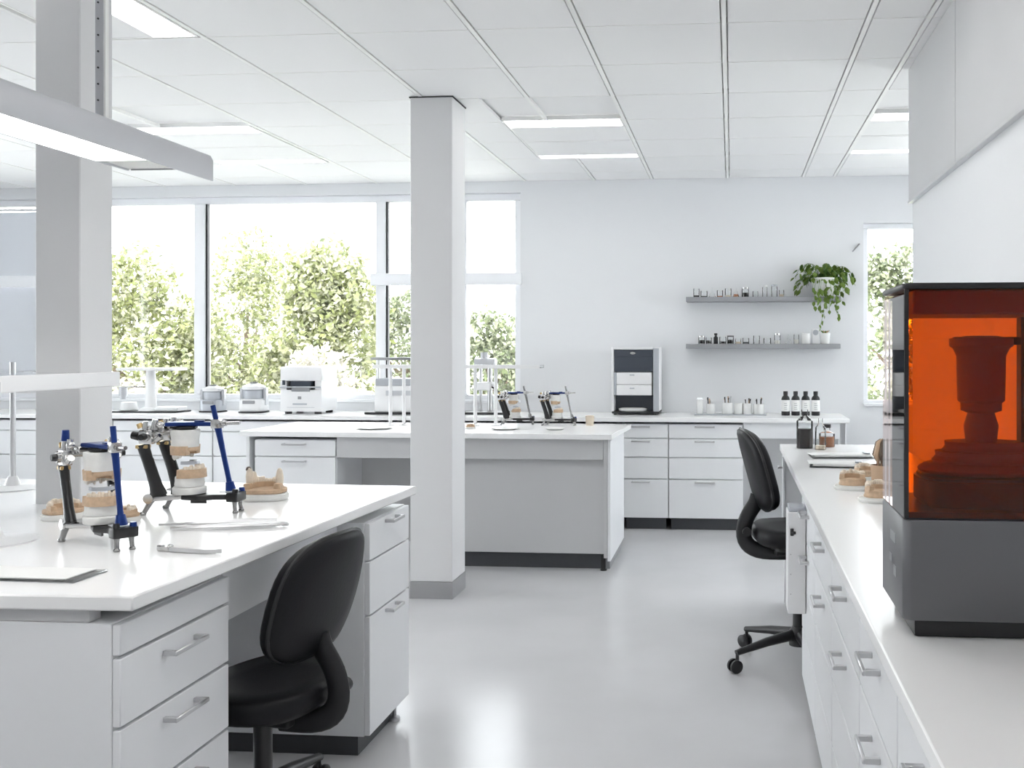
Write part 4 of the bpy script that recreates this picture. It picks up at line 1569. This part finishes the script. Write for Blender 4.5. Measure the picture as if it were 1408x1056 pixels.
cast_on_dish('tan dental cast on white base on the side counter, apart from the brushes', (.475, 3.93, TOPZ), R(-10), .95)
cast_on_dish('tan dental cast on white base next to the brush cup by the printer', (.53, 3.62, TOPZ), R(25), .95)
cast_on_dish('tan dental cast tucked behind the brush cup near the paper trays', (.56, 4.22, TOPZ), R(35), .85)
t = thing('brush_cup', 'wooden cup of dark bristle brushes beside the printer', 'brush cup', (.592, 3.90, TOPZ))
bm = BM()
lathe(bm, [(0, 0), (.042, 0), (.046, .004), (.050, .10), (.046, .10), (.04, .008), (0, .008)], (0, 0, 0), 20)
obj('cup', bm, 'handle_wood', t)
rb = random.Random(4)
for q in range(7):
    a = q * .9
    x, y = math.cos(a) * .024 * (q > 0), math.sin(a) * .024 * (q > 0)
    b = obj('brush', tube(BM(), [(x * .8, y * .8, .01), (x, y, .11), (x * 1.3, y * 1.3, .14), (x * .9, y * .9, .185), (x * .5, y * .5, .20)], [.004, .005, .015, .012, .003], 8), 'bristle' if q % 2 else 'handle_wood', t)

# ------------------------------------------------------------------ outside: ground, trees, bush
struct('ground', box(BM(), -60, 60, WB + .3, 70, -.7, -.6), 'pale_paving')


def foliage(bm, blobs, n, size, seed):
    r = random.Random(seed)
    tot = sum(b[3] * b[4] for b in blobs)
    for (cx, cy, cz, rx, rz) in blobs:
        m = int(n * rx * rz / tot)
        for _ in range(m):
            while True:
                v = Vector((r.uniform(-1, 1), r.uniform(-1, 1), r.uniform(-1, 1)))
                if .2 < v.length < 1:
                    break
            v *= (.72 + .28 * r.random()) / max(v.length, .5) * min(1, v.length + .25)
            bump = 1 + .22 * math.sin(v.x * 7 + cx * 3) * math.sin(v.z * 6 + cz) + .1 * math.sin(v.y * 11)
            p = Vector((cx + v.x * rx * bump, cy + v.y * rx * bump * .8, cz + v.z * rz * bump))
            s = size * r.uniform(.6, 1.3)
            d = Vector((r.gauss(0, 1), r.gauss(0, 1) - .6, r.gauss(0, 1) + .4)).normalized()
            u, w_ = frame_of(d)
            a = r.uniform(0, 6.28)
            e1 = u * math.cos(a) + w_ * math.sin(a)
            e2 = d.cross(e1)
            vs = [bm.verts.new(p + q) for q in (e1 * s * .5, e2 * s * .27, -e1 * s * .5, -e2 * s * .27 + d * s * .08)]
            bm.faces.new(vs)
    return bm


def tree(name, label, x, y, ztop, rx, mat, n, seed, group, size=.11, zlow=-.2):
    r = random.Random(seed)
    t = thing(name, label, 'tree' if 'tree' in name else 'bush', (x, y, -.6), 0, group)
    H_ = ztop + .6
    bm = BM()
    if 'tree' in name:
        tube(bm, [(0, 0, 0), (.05, 0, H_ * .3), (-.05, 0, H_ * .45), (0, 0, H_ * .62)], [.12, .10, .06, .02], 8)
        for k in range(5):
            a = r.uniform(0, 6.28)
            z = H_ * r.uniform(.2, .4)
            tube(bm, [(0, 0, z), (math.cos(a) * rx * .4, math.sin(a) * rx * .3, z + H_ * .12), (math.cos(a) * rx * .75, math.sin(a) * rx * .5, z + H_ * .22)], [.05, .035, .015], 6)
        obj('trunk', bm, 'bark', t)
    else:
        for k in range(6):
            a = k
            tube(bm, [(0, 0, 0), (math.cos(a) * rx * .3, math.sin(a) * rx * .3, H_ * .6)], [.03, .012], 6)
        obj('stem', bm, 'bark', t)
    blobs = []
    z0 = .35
    blobs.append((0, 0, z0 + (H_ - z0) * .42, rx * .85, (H_ - z0) * .42))
    blobs.append((r.uniform(-.2, .2) * rx, 0, H_ - rx * .42, rx * .5, rx * .45))
    for k in range(9):
        a = r.uniform(0, 6.28)
        f = r.uniform(.1, .85)
        rr = rx * r.uniform(.3, .5)
        zc = z0 + (H_ - z0) * f
        k2 = rx * (1.0 - .75 * max(0, f - .45)) * .75
        blobs.append((math.cos(a) * k2, -abs(math.sin(a)) * k2 * .7, min(zc, H_ - rr), rr, rr * 1.0))
    bm = foliage(BM(), blobs, n, size, seed)
    me = bpy.data.meshes.new('foliage')
    bm.to_mesh(me)
    bm.free()
    me.materials.append(MATS[mat])
    f = bpy.data.objects.new('foliage', me)
    C.objects.link(f)
    f.parent = t
    return t


G = 'trees outside the windows'
for a in (
        (-9.45, 15.2, 3.05, 1.35, 'leaf_yellow', 13000, 11, 'broad yellow-green tree outside beside the bench pillar'),
        (-14.4, 18.5, 3.5, 1.9, 'leaf_yellow', 5000, 19, 'yellow-green tree outside hidden mostly by the bench pillar'),
        (-10.0, 19.6, 3.95, 1.6, 'leaf_yellow', 16000, 12, 'tallest yellow-green tree outside right of the thick mullion'),
        (-6.45, 15.2, 3.2, 1.2, 'leaf_yellow', 15000, 13, 'rounded yellow-green tree outside above the box furnace'),
        (-6.55, 19.6, 2.65, 1.0, 'leaf_green', 7000, 14, 'smaller grey-green tree outside behind the casting unit'),
        (-4.3, 17.0, 2.15, .85, 'leaf_green', 6000, 15, 'low grey-green tree outside beyond the press stand'),
        (-4.2, 20.6, 1.9, .9, 'leaf_green', 4000, 16, 'low grey-green tree outside at the wide window edge'),
        (2.75, 15.0, 3.15, 1.05, 'leaf_green', 9000, 17, 'grey-green tree outside the narrow window')):
    tree('tree', a[7], a[0], a[1], a[2], a[3], a[4], a[5], a[6], G)
tree('flowering_bush', 'pale blossoming bush outside behind the box furnace', -5.35, 12.8, 1.5, .8, 'leaf_pale', 5000, 31, None, .11)
tree('flowering_bush', 'low pale bush outside behind the microscope stand', -8.6, 12.8, 1.05, .9, 'leaf_pale', 4000, 32, None, .11)
